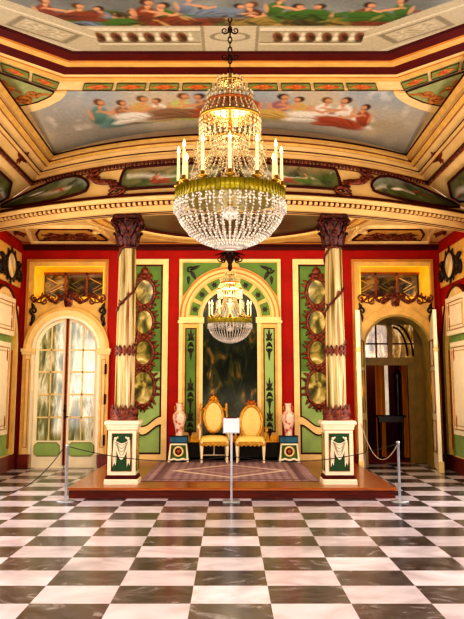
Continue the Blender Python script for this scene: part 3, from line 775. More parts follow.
# ---------------- mirrored columns on pedestals
def column(cx, where):
    Y = 13.88
    t = thing('mirrored_column', 'tall mirrored column with carved capital and green draped pedestal %s' % where, 'column', (cx, Y, PZ))
    q = MB()
    q.cham(cx-.258, cx+.258, Y-.258, Y+.258, PZ, PZ+.075, .015); q.cham(cx-.213, cx+.213, Y-.213, Y+.213, PZ+.13, PZ+.86, .004)
    q.cham(cx-.232, cx+.232, Y-.232, Y+.232, PZ+.80, PZ+.84, .008); q.cham(cx-.242, cx+.242, Y-.242, Y+.242, PZ+.84, PZ+.88, .01)
    q.cham(cx-.268, cx+.268, Y-.268, Y+.268, PZ+.88, PZ+.935, .02)
    ped = build('pedestal', q, WHITE, t)
    q = MB().cham(cx-.242, cx+.242, Y-.242, Y+.242, PZ+.075, PZ+.13, .025); build('pedestal_moulding', q, BRED, ped)
    q = MB().box(cx-.218, cx+.218, Y-.218, Y+.218, PZ+.79, PZ+.803); build('pedestal_line', q, CEILD, ped)
    # green faces on the front and both flanks
    for (Mf, fr) in ((lambda u, v, h: (cx+u, Y-.213-h, v), True), (lambda u, v, h: (cx+.213+h, Y+u, v), False), (lambda u, v, h: (cx-.213-h, Y+u, v), False)):
        z0, z1 = PZ+.19, PZ+.745
        g = build('green_panel', MB().prism([(-.145, z0), (.145, z0), (.145, z1), (-.145, z1)], 0, .006, Mf), DGREEN if fr else LGREEN, ped)
        q = MB().tube([Mf(u, v, .008) for u, v in ((-.15, z0), (.15, z0), (.15, z1), (-.15, z1))], .008, 4, True); build('panel_fillet', q, GOLD, g)
        if fr:
            q = MB(); zt = PZ+.63
            for d in (-1, 1):
                x = d*.106
                q.prism([(x-.018, zt+.02), (x+.018, zt+.02), (x+.03, zt-.25), (x+.016, zt-.36), (x-.002, zt-.31), (x-.024, zt-.38), (x-.03, zt-.2)][::1], .006, .022, Mf)
                q.tube([Mf(x-.01, zt, .024), Mf(x-.012, zt-.3, .026)], .005, 4); q.tube([Mf(x+.008, zt, .024), Mf(x+.014, zt-.28, .026)], .005, 4)
                q.ball(Mf(x-d*.01, zt+.04, .02), .024, 8, 6); q.ball(Mf(x-d*.04, zt+.055, .016), .016, 6, 4)
            n = 12
            top = [(-.1+.2*i/n, zt+.015-.045*sin(PI*i/n)) for i in range(n+1)]; bot = [(-.1+.2*i/n, zt-.03-.24*sin(PI*i/n)**.75) for i in range(n+1)]
            for i in range(n): q.prism([top[i], top[i+1], bot[i+1], bot[i]], .006, .018+.016*sin(PI*i/n), Mf)
            dr_ = build('drapery_swag', q, WHITE, g)
            q = MB()
            for k in range(4): q.tube([Mf(-.09+.18*i/10, zt-.005-(.05+.05*k)*sin(PI*i/10), .022+.016*sin(PI*i/10)) for i in range(11)], .006, 4)
            build('fold_shading', q, STONE, dr_)  # grey lines put the shading of the cloth into colour
    # plinth ring and leafy foot
    zb = PZ+.935
    q = MB().lathe([(.215, 0), (.22, .03), (.2, .06), (.21, .085), (.185, .11)], (cx, Y, zb), 20); build('column_base', q, ORN, t)
    q = MB()
    for k in range(14):
        an = k*2*PI/14; Mc = lambda u, v, h, an=an: (cx+(.175+h)*cos(an)-u*sin(an), Y+(.175+h)*sin(an)+u*cos(an), v)
        q.leaf(Mc, 0, zb+.05, .19, .095, PI/2, .01, .03)
        Mc2 = lambda u, v, h, an=an+.22: (cx+(.18+h)*cos(an)-u*sin(an), Y+(.18+h)*sin(an)+u*cos(an), v)
        q.leaf(Mc2, 0, zb+.08, .11, .07, PI/2, .015, .03)
    q.lathe([(.19, .06), (.2, .09), (.185, .12)], (cx, Y, zb), 20)
    build('leaf_crown', q, ORN, t)
    z0, z1 = zb+.1, 3.76
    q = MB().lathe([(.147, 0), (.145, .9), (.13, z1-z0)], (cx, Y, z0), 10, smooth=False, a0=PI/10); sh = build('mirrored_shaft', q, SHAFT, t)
    q = MB()
    for k in range(10):
        an = PI/10+k*2*PI/10; q.tube([(cx+.147*cos(an), Y+.147*sin(an), z0), (cx+.145*cos(an), Y+.145*sin(an), z0+.9), (cx+.13*cos(an), Y+.13*sin(an), z1)], .0085, 4)
    build('gilt_fillet', q, CREAM, sh)
    # collar of leaves low on the shaft
    q = MB().lathe([(.147, -.03), (.166, 0), (.147, .03)], (cx, Y, 2.14), 20)
    for k in range(12):
        an = k*2*PI/12; Mc = lambda u, v, h, an=an: (cx+(.152+h)*cos(an)-u*sin(an), Y+(.152+h)*sin(an)+u*cos(an), v)
        q.leaf(Mc, 0, 2.14, .1, .07, PI/2, .005, .02); q.leaf(Mc, 0, 2.14, .08, .06, -PI/2, .005, .02)
    build('leaf_collar', q, ORN, t)
    # spiral garland
    q = MB(); pts = []; n = 90
    for i in range(n+1):
        z = 2.2+i/n*1.58; an = -PI/2+(z-2.95)/.88*2*PI; r = .16-.015*(z-2.2)/1.5
        pts.append((cx+r*cos(an), Y+r*sin(an), z))
        if i % 3 == 0:
            Mc = lambda u, v, h, an=an, r=r: (cx+(r+h)*cos(an)-u*sin(an), Y+(r+h)*sin(an)+u*cos(an), v)
            q.leaf(Mc, 0, z, .075, .04, PI/2+random.uniform(-1.4, 1.4), 0, .015)
    q.tube(pts, .017, 6); build('spiral_garland', q, ORN, t)
    # capital
    hs, ws = .865, .9
    Wd = lambda p: (cx+(p[0]-cx)*ws, Y+(p[1]-Y)*ws, z1+(p[2]-z1)*hs)
    cap = MB(); cap.lathe([(.14, 0), (.155, .03), (.14, .06), (.15, .12), (.165, .25), (.2, .42), (.235, .52)], (cx, Y, z1), 16)
    cap.cham(cx-.25, cx+.25, Y-.25, Y+.25, z1+.55, z1+.635, .03); cap.cham(cx-.225, cx+.225, Y-.225, Y+.225, z1+.5, z1+.55, .03)
    for k in range(8):
        for (zz, ln, w, rr, off) in ((z1+.06, .26, .15, .145, 0), (z1+.24, .26, .15, .17, PI/8)):
            an = k*PI/4+off; Mc = lambda u, v, h, an=an, rr=rr, zz=zz: (cx+(rr+h+.6*max(0, v-zz)**1.5)*cos(an)-u*sin(an), Y+(rr+h+.6*max(0, v-zz)**1.5)*sin(an)+u*cos(an), v)
            cap.leaf(Mc, 0, zz, ln, w, PI/2, .005, .05)
            cap.ball(Mc(0, zz+ln*.9, .03), .032, 6, 4)
    for sx in (-1, 1):
        for sy in (-1, 1):
            Mv = lambda u, v, h, sx=sx, sy=sy: (cx+sx*(.215+u*.7), Y+sy*(.215+u*.7), v)
            cap.spiral(Mv, 0, z1+.46, .085, PI, 1.5, -1, .035, 0)
    for k in range(4):
        an = k*PI/2; cap.ball((cx+.24*cos(an), Y+.24*sin(an), z1+.53), .05, 8, 6)
    cap.v = [Wd(p) for p in cap.v]
    build('capital', cap, mat('dark_gilt_carving', '#6e2a12', .36, .25, c2='#1c0603', scale=24, var=.3), t)
column(-1.64, 'before the panel near the closed door'); column(1.655, 'before the panel near the open doorway')

# ================================================================== CEILING
# bowed entablature over the columns
def row(a, b, z, hw, n=60):
    return [(x, a+b*x*x, z) for x in np.linspace(-hw, hw, n+1)]
def loft(rows, m, name, smooth=False):
    mb = MB(); n = len(rows[0])
    for r in rows: mb.v += [tuple(p) for p in r]
    for i in range(len(rows)-1):
        for k in range(n-1):
            mb.f.append((i*n+k, i*n+k+1, (i+1)*n+k+1, (i+1)*n+k)); mb.sm.append(smooth)
    return struct(name, mb, m)
b0 = .099
loft([row(13.680, b0, 4.305, 4.34), row(13.320, b0, 4.305, 4.34), row(13.320, b0, 4.395, 4.34)], CEIL, 'trim_60')
loft([row(13.320, b0, 4.395, 4.34), row(13.280, b0, 4.400, 4.34), row(13.280, b0, 4.450, 4.34), row(13.250, b0, 4.455, 4.34)], DRED, 'trim_61')
loft([row(13.250, b0, 4.455, 4.34), row(13.190, b0, 4.475, 4.34), row(13.180, b0, 4.515, 4.34), row(13.240, b0, 4.545, 4.34)], CEIL, 'trim_62')
loft([row(13.680, b0, 4.305, 4.34), row(13.680, b0, 4.560, 4.34)], CEIL, 'trim_63')
dt = MB()
for x in np.arange(-4.25, 4.26, .086):
    y = 13.28+b0*x*x; sl = math.atan(2*b0*x); ca, sa = cos(sl), sin(sl)
    vs = []
    for z in (4.397, 4.442):
        for (u, v) in ((-.024, -.04), (.024, -.04), (.024, .02), (-.024, .02)): vs.append((x+u*ca-v*sa, y+u*sa+v*ca, z))
    dt.add(vs, [(0, 3, 2, 1), (4, 5, 6, 7), (0, 1, 5, 4), (1, 2, 6, 5), (2, 3, 7, 6), (3, 0, 4, 7)])
struct('trim_64', dt, CEIL)
loft([row(13.240, b0, 4.545, 4.34), row(13.210, b0, 4.555, 4.34), row(13.210, b0, 4.580, 4.34), row(13.260, b0, 4.590, 4.34)], BRED, 'trim_65')
sl = MB(); sl.tube([(x, 13.42+b0*x*x, 4.302) for x in np.linspace(-4.3, 4.3, 61)], .012, 5); sl.tube([(x, 13.55+b0*x*x, 4.302) for x in np.linspace(-4.3, 4.3, 61)], .008, 5); struct('trim_98', sl, BRED)
# cove between cornice and rope moulding
def cove(x, t, off=0.):
    """x: -1..1 along the bow, t: 0 bottom .. 1 rope"""
    hw = 4.32+(3.45-4.32)*t; X = x*hw
    a = 13.28+(13.20-13.28)*(t**1.3); b = b0+(.14-b0)*t
    return (X, a+b*X*X-off, 4.59+.46*t-off*.4)
loft([[cove(x, t) for x in np.linspace(-1, 1, 61)] for t in np.linspace(0, 1, 9)], CEIL, 'trim_66', True)
# rope moulding
rp = MB()
for x in np.linspace(-1, 1, 110):
    p = cove(x, 1.); rp.ball((p[0], p[1]-.03, p[2]+.005), .026, 6, 4)
rp.tube([(lambda p: (p[0], p[1]-.01, p[2]+.045))(cove(x, 1)) for x in np.linspace(-1, 1, 61)], .016, 5)
rp.tube([(lambda p: (p[0], p[1]-.01, p[2]-.03))(cove(x, 1)) for x in np.linspace(-1, 1, 61)], .010, 5)
struct('trim_67', rp, ORN)
# stepped mouldings up to the great painting
def prow(t, dz, dy, n=60):
    hw = 3.45+(3.0-3.45)*t
    return [(x, 13.20+.02*t+.14*x*x+dy, 5.06+.44*t+dz) for x in np.linspace(-hw, hw, n+1)]
PROF = [  # (t0, drop0, t1, drop1, material) cream and gilt steps up to the painting
    (0, 0, .30, .0, 'C'), (.30, .0, .33, .035, 'O'), (.33, .035, .40, .03, 'C'), (.40, .03, .43, .0, 'R'), (.43, 0, .60, .02, 'C'),
    (.60, .02, .63, .06, 'O'), (.63, .06, .74, .07, 'G'), (.74, .07, .77, .02, 'O'), (.77, .02, .84, .05, 'C'), (.84, .05, .95, .045, 'G'), (.95, .045, 1.0, .0, 'B')]
PM = {'C': CEIL, 'O': mat('ochre_shadow_line', '#a8641c', .5), 'R': BRED, 'G': GOLDC, 'B': BRED}
def side_row(t, drop):
    hw = 3.45+(3.0-3.45)*t; y0 = 13.20+.02*t+.14*hw*hw
    return [(hw-drop*.7, y+(-drop if k == 0 else 0), 5.06+.44*t-drop*.7+.19*t*(y0-y)/12.5) for k, y in enumerate((y0, 11.9, 9.0, 2.0))]
for k, (t0, d0, t1, d1, m) in enumerate(PROF):
    loft([prow(t0, -d0*.5, -d0), prow(t1, -d1*.5, -d1)], PM[m], 'trim_%d' % (120+k))
    mb = MB()
    for s_ in (-1, 1):
        A, B_ = side_row(t0, d0), side_row(t1, d1)
        mb.add([(s_*p[0], p[1], p[2]) for p in A]+[(s_*p[0], p[1], p[2]) for p in B_], [(i, i+1, 5+i, 4+i) for i in range(3)])
    struct('trim_%d' % (140+k), mb, PM[m])

# flat ceiling field with the great painting
def pz(y): return 5.5+.2*np.clip((14.46-y)/(14.46-11.8), 0, 1.02)
OX, OY = 2.40, 11.85           # outer corner of the octagon border
def octa_rim(cx, y, x2, y2, z):
    """front half of an octagon ring, as polyline from left side to right side (towards the camera)"""
    dx, dy = x2-cx, y2-y; t = (3.6-cx)/dx
    ys = y+dy*t
    return [(-3.6, 2.0, z), (-3.6, ys, z), (-cx, y, z), (cx, y, z), (3.6, ys, z), (3.6, 2.0, z)]
# ring stations: corner (x,y), direction point, height
def ring(t, z):
    cx = 2.43+(1.99-2.43)*t; y = 11.76+(10.50-11.76)*t
    x2 = 3.02+(2.72-3.02)*t; y2 = 11.0+(9.66-11.0)*t
    return octa_rim(cx, y, x2, y2, z)
def ringband(t0, z0, t1, z1, m, name): 
    return loft([ring(t0, z0), ring(t1, z1)], m, name)
Z0 = 5.70
ringband(-.03, Z0, .04, Z0-.02, GOLDC, 'trim_80')
ringband(.04, Z0-.02, .29, Z0-.01, CREAM, 'trim_81')
ringband(.29, Z0-.01, .33, Z0-.03, BRED, 'trim_82')
ringband(.33, Z0-.03, .41, Z0-.02, GOLDC, 'trim_83')
ringband(.41, Z0-.02, .43, Z0-.01, CEILD, 'trim_84')
ringband(.43, Z0-.01, .48, Z0-.0, CEIL, 'trim_85')
ringband(.48, Z0, .66, Z0+.02, DRED, 'trim_86')
ringband(.66, Z0+.02, .79, Z0+.02, GOLDC, 'trim_87')
ringband(.79, Z0+.02, .82, Z0+.03, CEILD, 'trim_88')
ringband(.82, Z0+.03, .98, Z0+.04, DRED, 'trim_89')
ringband(.98, Z0+.04, 1.0, Z0+.07, BRED, 'trim_90')

# painted band compartments: green tablets with ochre flowers
def tablets():
    A = ring(.07, Z0-.022); B = ring(.26, Z0-.015)
    k = 0
    for seg in range(1, 4):
        p0, p1 = Vector(A[seg]), Vector(A[seg+1]); q0, q1 = Vector(B[seg]), Vector(B[seg+1])
        n = 9 if seg == 2 else 4
        for i in range(n):
            a, b = (i+.06)/n, (i+.94)/n
            if seg == 2: a, b = .065+.87*a, .065+.87*b
            P = [p0.lerp(p1, a), p0.lerp(p1, b), q0.lerp(q1, b), q0.lerp(q1, a)]
            if abs((P[0].x+P[1].x)/2) > 3.3: continue
            k += 1
            yield P
TAB_L = 'small green ceiling tablet with ochre flower in the octagonal border'
for P in tablets():
    P = [Vector((p.x, p.y, p.z-.012)) for p in P]
    c = sum(P, Vector())/4
    t = thing('painted_tablet', TAB_L, 'ceiling tablet', tuple(c), 'tablets round the octagonal border')
    q = MB().add([tuple(p) for p in P]+[(p.x, p.y, p.z+.012) for p in P], [(0, 1, 2, 3), (7, 6, 5, 4), (0, 4, 5, 1), (1, 5, 6, 2), (2, 6, 7, 3), (3, 7, 4, 0)]); build('green_tablet', q, mat('tablet_green', '#8f9a4c', .5), t)
    q = MB(); e = (P[1]-P[0]).normalized(); f = (P[3]-P[0]).normalized()
    Mt = lambda u, v, h: tuple(c+e*u+f*v-Vector((0, 0, h)))
    for j in range(8): q.leaf(Mt, 0, 0, (.17 if j % 4 == 0 else .1), .085, j*PI/4, .005, .02)
    build('ochre_flower', q, mat('rust_flower', '#b5461a', .5, c2='#d98a3a', scale=14), t)
    q = MB(); q.tube([tuple(p-Vector((0, 0, .004))) for p in P], .006, 4, True); build('tablet_rim', q, BRED, t)

# great sky painting between bow and octagon (mesh follows both edges)
def big_edge(u, v):
    x0 = -3.0+6.0*u
    yb = 13.22+.14*x0*x0
    # far edge: octagon front, with corners cut by the diagonal
    ax = abs(x0); yt = 11.82 if ax <= 2.43 else 11.82-(ax-2.43)*1.28
    yt = yt+.0
    y = yb+(yt-yb)*v
    return (x0, y, float(pz(y)))
def sky(cv):
    n = cv.noise(3.2, 11); n2 = cv.noise(9, 12)
    cv.fill('#908e80', '#bdb197', n)
    cv.over('#9fb2b8', np.clip((cv.V-.45)*1.6, 0, 1)*.75*(1-n*.3))
    cv.over('#c9b487', np.clip((n-.5)*3, 0, 1)*.6)
    cv.over('#6d6a55', np.clip((.45-cv.V)*2.2, 0, 1)*.65*n2)
    cv.over('#efe6cf', np.clip((n2-.62)*4, 0, 1)*.5*(cv.V > .3))
    cv.over('#565643', np.clip((.16-cv.V)*5, 0, 1)*.5)
    A = 4.6
    # heavy cloud bank the figures lie on
    for k in range(26):
        u = random.uniform(.55, 4.1); cv.ell(u, .34+.1*sin(u*2.2), .4, .13, random.uniform(-.3, .3), random.choice(['#8d8463', '#a89d78', '#77714f', '#b7a98a']), .9, .55)
    cl = [('#a04a2c', '#5e2415'), ('#5f8a7c', '#2f5148'), ('#c2a55a', '#7d6428'), ('#b9c06a', '#6f7a35'), ('#8c6a4a', '#4a3520'), ('#dcd6c0', '#98907a'), ('#9a6a6a', '#5c3838')]
    spec = [(.78, .40, .40, 1, 1), (1.05, .42, .36, 1, 4), (1.28, .42, .42, 1, 2), (1.52, .44, .36, -1, 5), (1.72, .42, .46, 1, 3), (2.02, .46, .42, -1, 4),
            (2.55, .46, .42, -1, 0), (2.85, .43, .44, 1, 6), (3.10, .42, .40, -1, 2), (3.34, .42, .40, 1, 5), (3.62, .40, .42, -1, 5), (3.86, .36, .36, -1, 0)]
    for (x, y, h, d_, c) in spec:
        cv.figure(x, y-.10, h*1.75, d_, *cl[c])
def obj_paint(name, S, nu, nv, fn, au, lab, flip=False, group=None):
    o = painted(name, S, nu, nv, fn, au, flip=flip); return tag(o, lab, 'painting', group)
obj_paint('sky_painting', big_edge, 300, 90, sky, 4.6, 'long ceiling painting of draped figures on clouds between bow and octagon', True)

# side coves and cornices
sc = MB(); sr = MB(); sdn = MB()
for s_, X in ((-1, XL), (1, XR)):
    P = [(abs(X), 4.59), (4.1, 4.67), (3.8, 4.86), (3.45, 5.06)]
    for i in range(3):
        a, b = P[i], P[i+1]
        ya = 13.4+.13*a[0]**2; yb = 13.4+.125*b[0]**2
        sc.add([(s_*a[0], 15.0, a[1]), (s_*b[0], yb, b[1]), (s_*b[0], 0, b[1]), (s_*a[0], 0, a[1])], [(0, 1, 2, 3)], True)
    sc.box(X-s_*.0, X-s_*.16, -6, 14.95, 4.30, 4.40); sc.box(X, X-s_*.24, -6, 14.9, 4.44, 4.57)
    sdn.box(X, X-s_*.2, -6, 14.95, 4.40, 4.44)
    for y in np.arange(9.5, 14.9, .07): sr.ball((s_*3.44, y, 5.05), .028, 6, 4)
    sr.tube([(s_*3.42, 14.85, 5.09), (s_*3.42, 2, 5.09)], .016, 5)
struct('trim_94', sc, CEIL); struct('trim_95', sr, ORN); struct('trim_96', sdn, DRED)
# flat ceiling beyond and the light painted octagon
cb = MB(); 
for s_ in (-1, 1): cb.box(s_*2.9, s_*3.7, -6, 12.2, 5.82, 5.86)
cb.box(-3.7, 3.7, -6, 2.2, 5.82, 5.88)
struct('ceiling', cb, CEIL)
# roof slab that closes the vault
rf = MB().box(XL-.3, XR+.3, -6, 26, 6.2, 6.3); struct('ceiling_2', rf, CEIL)

ARC_I = [(2.476, 11.79), (2.545, 11.92), (2.61, 11.99), (2.777, 12.14), (2.911, 12.22), (3.072, 12.285), (3.19, 12.31)]
ARC_O = [(2.298, 11.77), (2.36, 11.92), (2.442, 12.05), (2.626, 12.25), (2.80, 12.39), (2.974, 12.5), (3.154, 12.57)]
# corner spandrels: green field with gold scroll, cream rim
for s_, where in ((-1, 'over the closed door side'), (1, 'over the open doorway side')):
    corner = [(2.44, 11.84), (2.95, 10.87), (3.04, 10.7), (3.05, 11.4), (3.17, 12.2), (3.0, 12.2)]
    t = thing('corner_spandrel', 'green corner spandrel with golden scroll on the ceiling %s' % where, 'ceiling panel', (s_*2.9, 11.9, 5.66))
    def zz(y): return float(pz(y))
    Ms = lambda u, v, h: (s_*u, v, zz(v)-.012-h)
    n = 12
    # cream rim: arc from octagon corner to the side line
    arc_o = ARC_O; arc_i = ARC_I
    q = MB()
    for i in range(6): q.prism([arc_o[i], arc_o[i+1], arc_i[i+1], arc_i[i]], 0, .03, Ms)
    build('cream_rim', q, CREAM, t)
    poly = arc_i+[(3.2, 11.6), (3.2, 10.86), (3.06, 11.02)]
    q = MB(); q.prism(poly, .0, .012, Ms); build('green_field', q, mat('spandrel_green', '#a9b070', .5), t)
    q = MB(); q.tube([Ms(u, v, .014) for u, v in poly], .012, 4, True); build('field_line', q, BRED, t)
    q = MB()
    q.spiral(Ms, 2.95, 12.0, .13, 0, 1.4, 1, .035, .03); q.spiral(Ms, 2.78, 11.80, .10, PI, 1.3, -1, .03, .03); q.spiral(Ms, 3.05, 11.62, .10, PI/2, 1.3, -1, .03, .03)
    for (u, v, a_) in ((2.9, 11.9, .6), (2.9, 11.9, 1.4), (2.9, 11.85, 2.4), (2.95, 11.8, -1.2), (3.0, 11.7, -.8), (3.08, 11.5, -1.6), (2.72, 11.85, 3.0), (3.05, 12.05, 1.2), (2.98, 12.1, 2.2)):
        q.leaf(Ms, u, v, .22, .12, a_, .01, .03)
    build('golden_scroll', q, mat('ochre_scroll', '#c07a2a', .45, var=.2, scale=20), t)
    # small carved bosses on the side band
    t = thing('ceiling_ornament', 'small red-brown carved leaf boss on the cream side band %s' % where, 'carving', (s_*3.32, 13.6, 5.2))
    q = MB(); Mo = lambda u, v, h: (s_*(3.31+u*.8), 13.55+v, 5.205-u*.7-h)
    for j in range(8): q.leaf(Mo, 0, 0, .3 if j % 4 == 2 else .13, .1, j*PI/4, .01, .04)
    build('leaf_boss', q, ORN, t)

# flat painting inside the octagon: stone balustrade and seated figures
ZP = Z0+.07
def octa_s(u, v):
    y = 10.52-3.0*v; hw = 2.0+min(1.0, max(0, (10.52-y)*.95)) if y < 10.52 else 2.0
    return (-hw+2*hw*u, y, ZP)
def balus(cv):
    # work in metres
    Y = 10.52-3.0*cv.V; hw = 2.0+np.clip((10.52-Y)*.95, 0, 1.0); Xm = -hw+2*hw*cv.U/2.0
    cv.U, cv.V = Xm, 10.52-Y           # x in m, depth from the border in m
    n = cv.noise(4, 21)
    cv.fill('#8a8468', '#b9ae8d', n)
    D = cv.V; ax = np.abs(Xm)
    # distance to diagonal edge
    dg = ((2.0-ax)*.79+D*.95*.83)*1.0
    cv.over('#d7d2bd', (D > .85)*.8); 
    # sky and figures in the middle
    mid = (D > .78)
    cv.over('#8a8f86', mid*1.0); cv.over('#4a5048', mid*n*.8)
    cl = [('#3f6b22', '#1c3310'), ('#5a2c18', '#2b130a'), ('#8f7a35', '#4f3f16'), ('#6f7f8a', '#37424a'), ('#40401e', '#20200d'), ('#7d3a1e', '#3d1a0c')]
    spec = [(-1.75, .82, .55, 1, 2), (-1.42, .80, .5, -1, 3), (-1.15, .78, .42, 1, 4), (-.72, .76, .62, -1, 0), (-.35, .8, .5, 1, 5), (.28, .80, .6, -1, 1), (.72, .80, .55, 1, 2), (1.05, .80, .55, -1, 4), (1.5, .84, .55, 1, 5), (-.98, .86, .6, 1, 5), (.05, .86, .5, 1, 2), (1.95, 1.0, .5, -1, 0), (-2.1, 1.0, .5, 1, 5), (.5, 1.05, .5, 1, 0), (-.5, 1.1, .5, 1, 3)]
    for k in range(46):
        cc = cl[random.randrange(6)]
        cv.ell(-2.3+4.6*k/45+random.uniform(-.1, .1), random.uniform(.84, 1.15), random.uniform(.14, .3), random.uniform(.09, .2), random.uniform(-.7, .7), cc[0], .35, .95, cc[1])
    for (x, y, h, d_, c) in spec: cv.figure(x, y-.02, h*1.45, d_, *cl[c])
    for k in range(50):
        cv.ell(random.uniform(-2.2, 2.2), random.uniform(.78, 1.1), random.uniform(.06, .2), random.uniform(.02, .05), random.uniform(-1, 1), random.choice(['#2a2a14', '#4a3418', '#3c6a1e', '#241208', '#8a8a3a', '#b59a5a']), .6, .8)
    # parapet
    par = (D < .80)
    a = par.astype(float)
    cv.over('#b3a988', a); cv.over('#9c9272', a*n*.7)
    cv.over('#d2c8a8', par*(np.abs(D-.26) < .03)*.9); cv.over('#7d7356', par*(np.abs(D-.30) < .015)*.9)
    cv.over('#cfc5a6', par*(np.abs(D-.70) < .05)*.95); cv.over('#8a8062', par*(np.abs(D-.635) < .015)*.9)
    # openings between the balusters
    for x0_ in (-.98, .98):
        for k in range(-4, 5):
            xx = x0_+k*.2
            if abs(xx) < .38 or abs(xx) > 1.62: continue
            cv.ell(xx, .47, .075, .17, .15, '#7a4a26', .3, 1.); cv.ell(xx+.02, .45, .045, .12, .3, '#33200c', .5, .95); cv.ell(xx, .35, .07, .05, 0, '#4d3a1c', .5, .9)
            cv.ell(xx+.1, .42, .045, .08, 0, '#ded4b4', .5, .95); cv.ell(xx+.1, .55, .03, .08, 0, '#d0c6a4', .5, .95)
    # central pier
    cp = (ax < .36)&par
    cv.over('#b8ae8e', cp*1.); cv.over('#8c8264', cp*(np.abs(ax-.33) < .02)*.9)
    cv.over('#857b5d', cp*(np.abs(np.sqrt((Xm/.22)**2+((D-.48)/.13)**2)-1) < .14)*.9)
    # diagonal piers at the corners
    t_ = (ax-1.62)
    dp = (t_ > 0)&(D < .25+1.0*np.clip(ax-1.2, 0, 2))
    cv.over('#b6ab8a', dp*1.); 
    uu = (ax-2.0)*.72+(D-0)*.69; vv = -(ax-2.0)*.69+(D)*.72
    for r_ in (.0, .06):
        bd = (np.abs(np.maximum(np.abs(uu-.62)/.40, np.abs(vv-.34)/.17)-(1-r_*1.5)) < .06)&dp
        cv.over('#7f7558', bd*.8)
    wv = np.sin(uu*26+2.4*np.sin(vv*24+uu*9))*np.sin(vv*30+2.2*np.sin(uu*21))
    cv.over('#8a8060', ((wv > .35)&(np.abs(uu-.62) < .30)&(np.abs(vv-.34) < .11)&dp)*.45)
    cv.over('#cfc5a4', ((wv < -.5)&(np.abs(uu-.62) < .30)&(np.abs(vv-.34) < .11)&dp)*.6)
    cv.over('#d5cbaa', ((np.abs(vv-.58) < .02)&dp)*.8); cv.over('#d5cbaa', ((np.abs(vv-.09) < .02)&dp)*.6)
obj_paint('octagon_painting', octa_s, 420, 230, balus, 2.0, 'great octagonal ceiling painting of figures behind a grey stone balustrade', True)
pc = MB().box(-3.6, 3.6, -5.9, 7.45, ZP, ZP+.03); struct('ceiling_3', pc, STONE)

# painted cartouches in the cove
def cart_shape(x0, x1, t0, t1, kind):
    def S(u, v):
        x = x0+(x1-x0)*u
        if kind == 'leaf':
            w = math.sin(PI*min(1, max(0, u)))**.6; mid = t0+(t1-t0)*.26
            lo = mid-(mid-t0)*w; hi = mid+(t1-mid)*w
        else:
            hi = t1; lo = t1-(t1-t0)*min(1, .12+5*min(u, 1-u)**.8)
        return cove(x, lo+(hi-lo)*v, .022)
    return S
def landscape(seed, warm):
    def fn(cv):
        n = cv.noise(3, seed); m = cv.noise(8, seed+1)
        cv.fill('#3d4a26', '#8c8a55', n)
        cv.over('#9aa79a' if not warm else '#a8885a', np.clip((cv.V-.5)*2.2, 0, 1)*.8)
        cv.over('#1f2410', np.clip((m-.5)*3, 0, 1)*.75)
        cv.over('#4f6a22', np.clip((cv.noise(6, seed+4)-.5)*3, 0, 1)*.6)
        cv.over('#e8e0cc', np.clip(1-np.abs(cv.V-.5-.1*np.sin(cv.U*3))*6, 0, 1)*.6*(n > .42))
        cv.over('#2a2112', np.clip((.2-cv.V)*5, 0, 1)*.7)
        if warm: cv.figure(1.1, .2, .6, 1, '#9a4a28', '#4f2010'); cv.figure(2.0, .25, .5, -1, '#5a7a2a', '#2a3a12')
        else:
            cv.ell(1.75, .52, .25, .05, .3, '#b0502c', .6); cv.ell(2.0, .45, .2, .05, -.4, '#b0502c', .6); cv.ell(1.0, .5, .3, .08, .1, '#f4f0e4', .6)
    return fn
CARTS = [(-.985, -.575, .06, .98, 'leaf', 3, False, 'leaf-shaped landscape painting in the cove over the closed double door'),
         (.575, .985, .06, .98, 'leaf', 8, False, 'leaf-shaped landscape painting in the cove over the open doorway'),
         (-.475, -.015, .2, .95, 'trap', 15, True, 'dark landscape cartouche in the cove behind the great chandelier, closed door side'),
         (.015, .475, .2, .95, 'trap', 23, True, 'dark landscape cartouche in the cove behind the great chandelier, open doorway side')]
for (x0, x1, t0, t1, k, sd, wm, lab) in CARTS:
    S = cart_shape(x0, x1, t0, t1, k)
    o = obj_paint('cove_painting', S, 110, 40, landscape(sd, wm), 3.0, lab)
    q = MB(); rim = [S(u, 0) for u in np.linspace(0, 1, 30)]+[S(u, 1) for u in np.linspace(1, 0, 30)]
    q.tube([(p[0], p[1]-.01, p[2]-.005) for p in rim], .022, 5, True)
    build('dark_rim', q, BRED, o)
    q = MB(); rim2 = [(p[0], p[1]-.012, p[2]) for p in rim]
# side cove paintings (only their ends show)
for s_, where in ((-1, 'over the closed door side'), (1, 'over the open doorway side')):
    def S(u, v, s_=s_):
        y = 13.0+1.75*u; w = min(1, 2.2*(1-u)+.25)
        X = 3.62+.52*v; X = 3.88+(X-3.88)*w
        zz_ = np.interp(X, [3.45, 3.8, 4.1, 4.32], [5.06, 4.86, 4.67, 4.59])
        return (s_*X, y, float(zz_)-.03)
    o = obj_paint('side_cove_painting', S, 60, 24, landscape(40+s_, False), 2.0, 'end of a dark landscape painting in the side cove %s' % where, flip=(s_ > 0))
    rim = [S(u, 0) for u in np.linspace(0, 1, 16)]+[S(1, v) for v in np.linspace(0, 1, 6)]+[S(u, 1) for u in np.linspace(1, 0, 16)]
    build('dark_rim', MB().tube([(p[0], p[1], p[2]-.01) for p in rim], .022, 5, True), BRED, o)
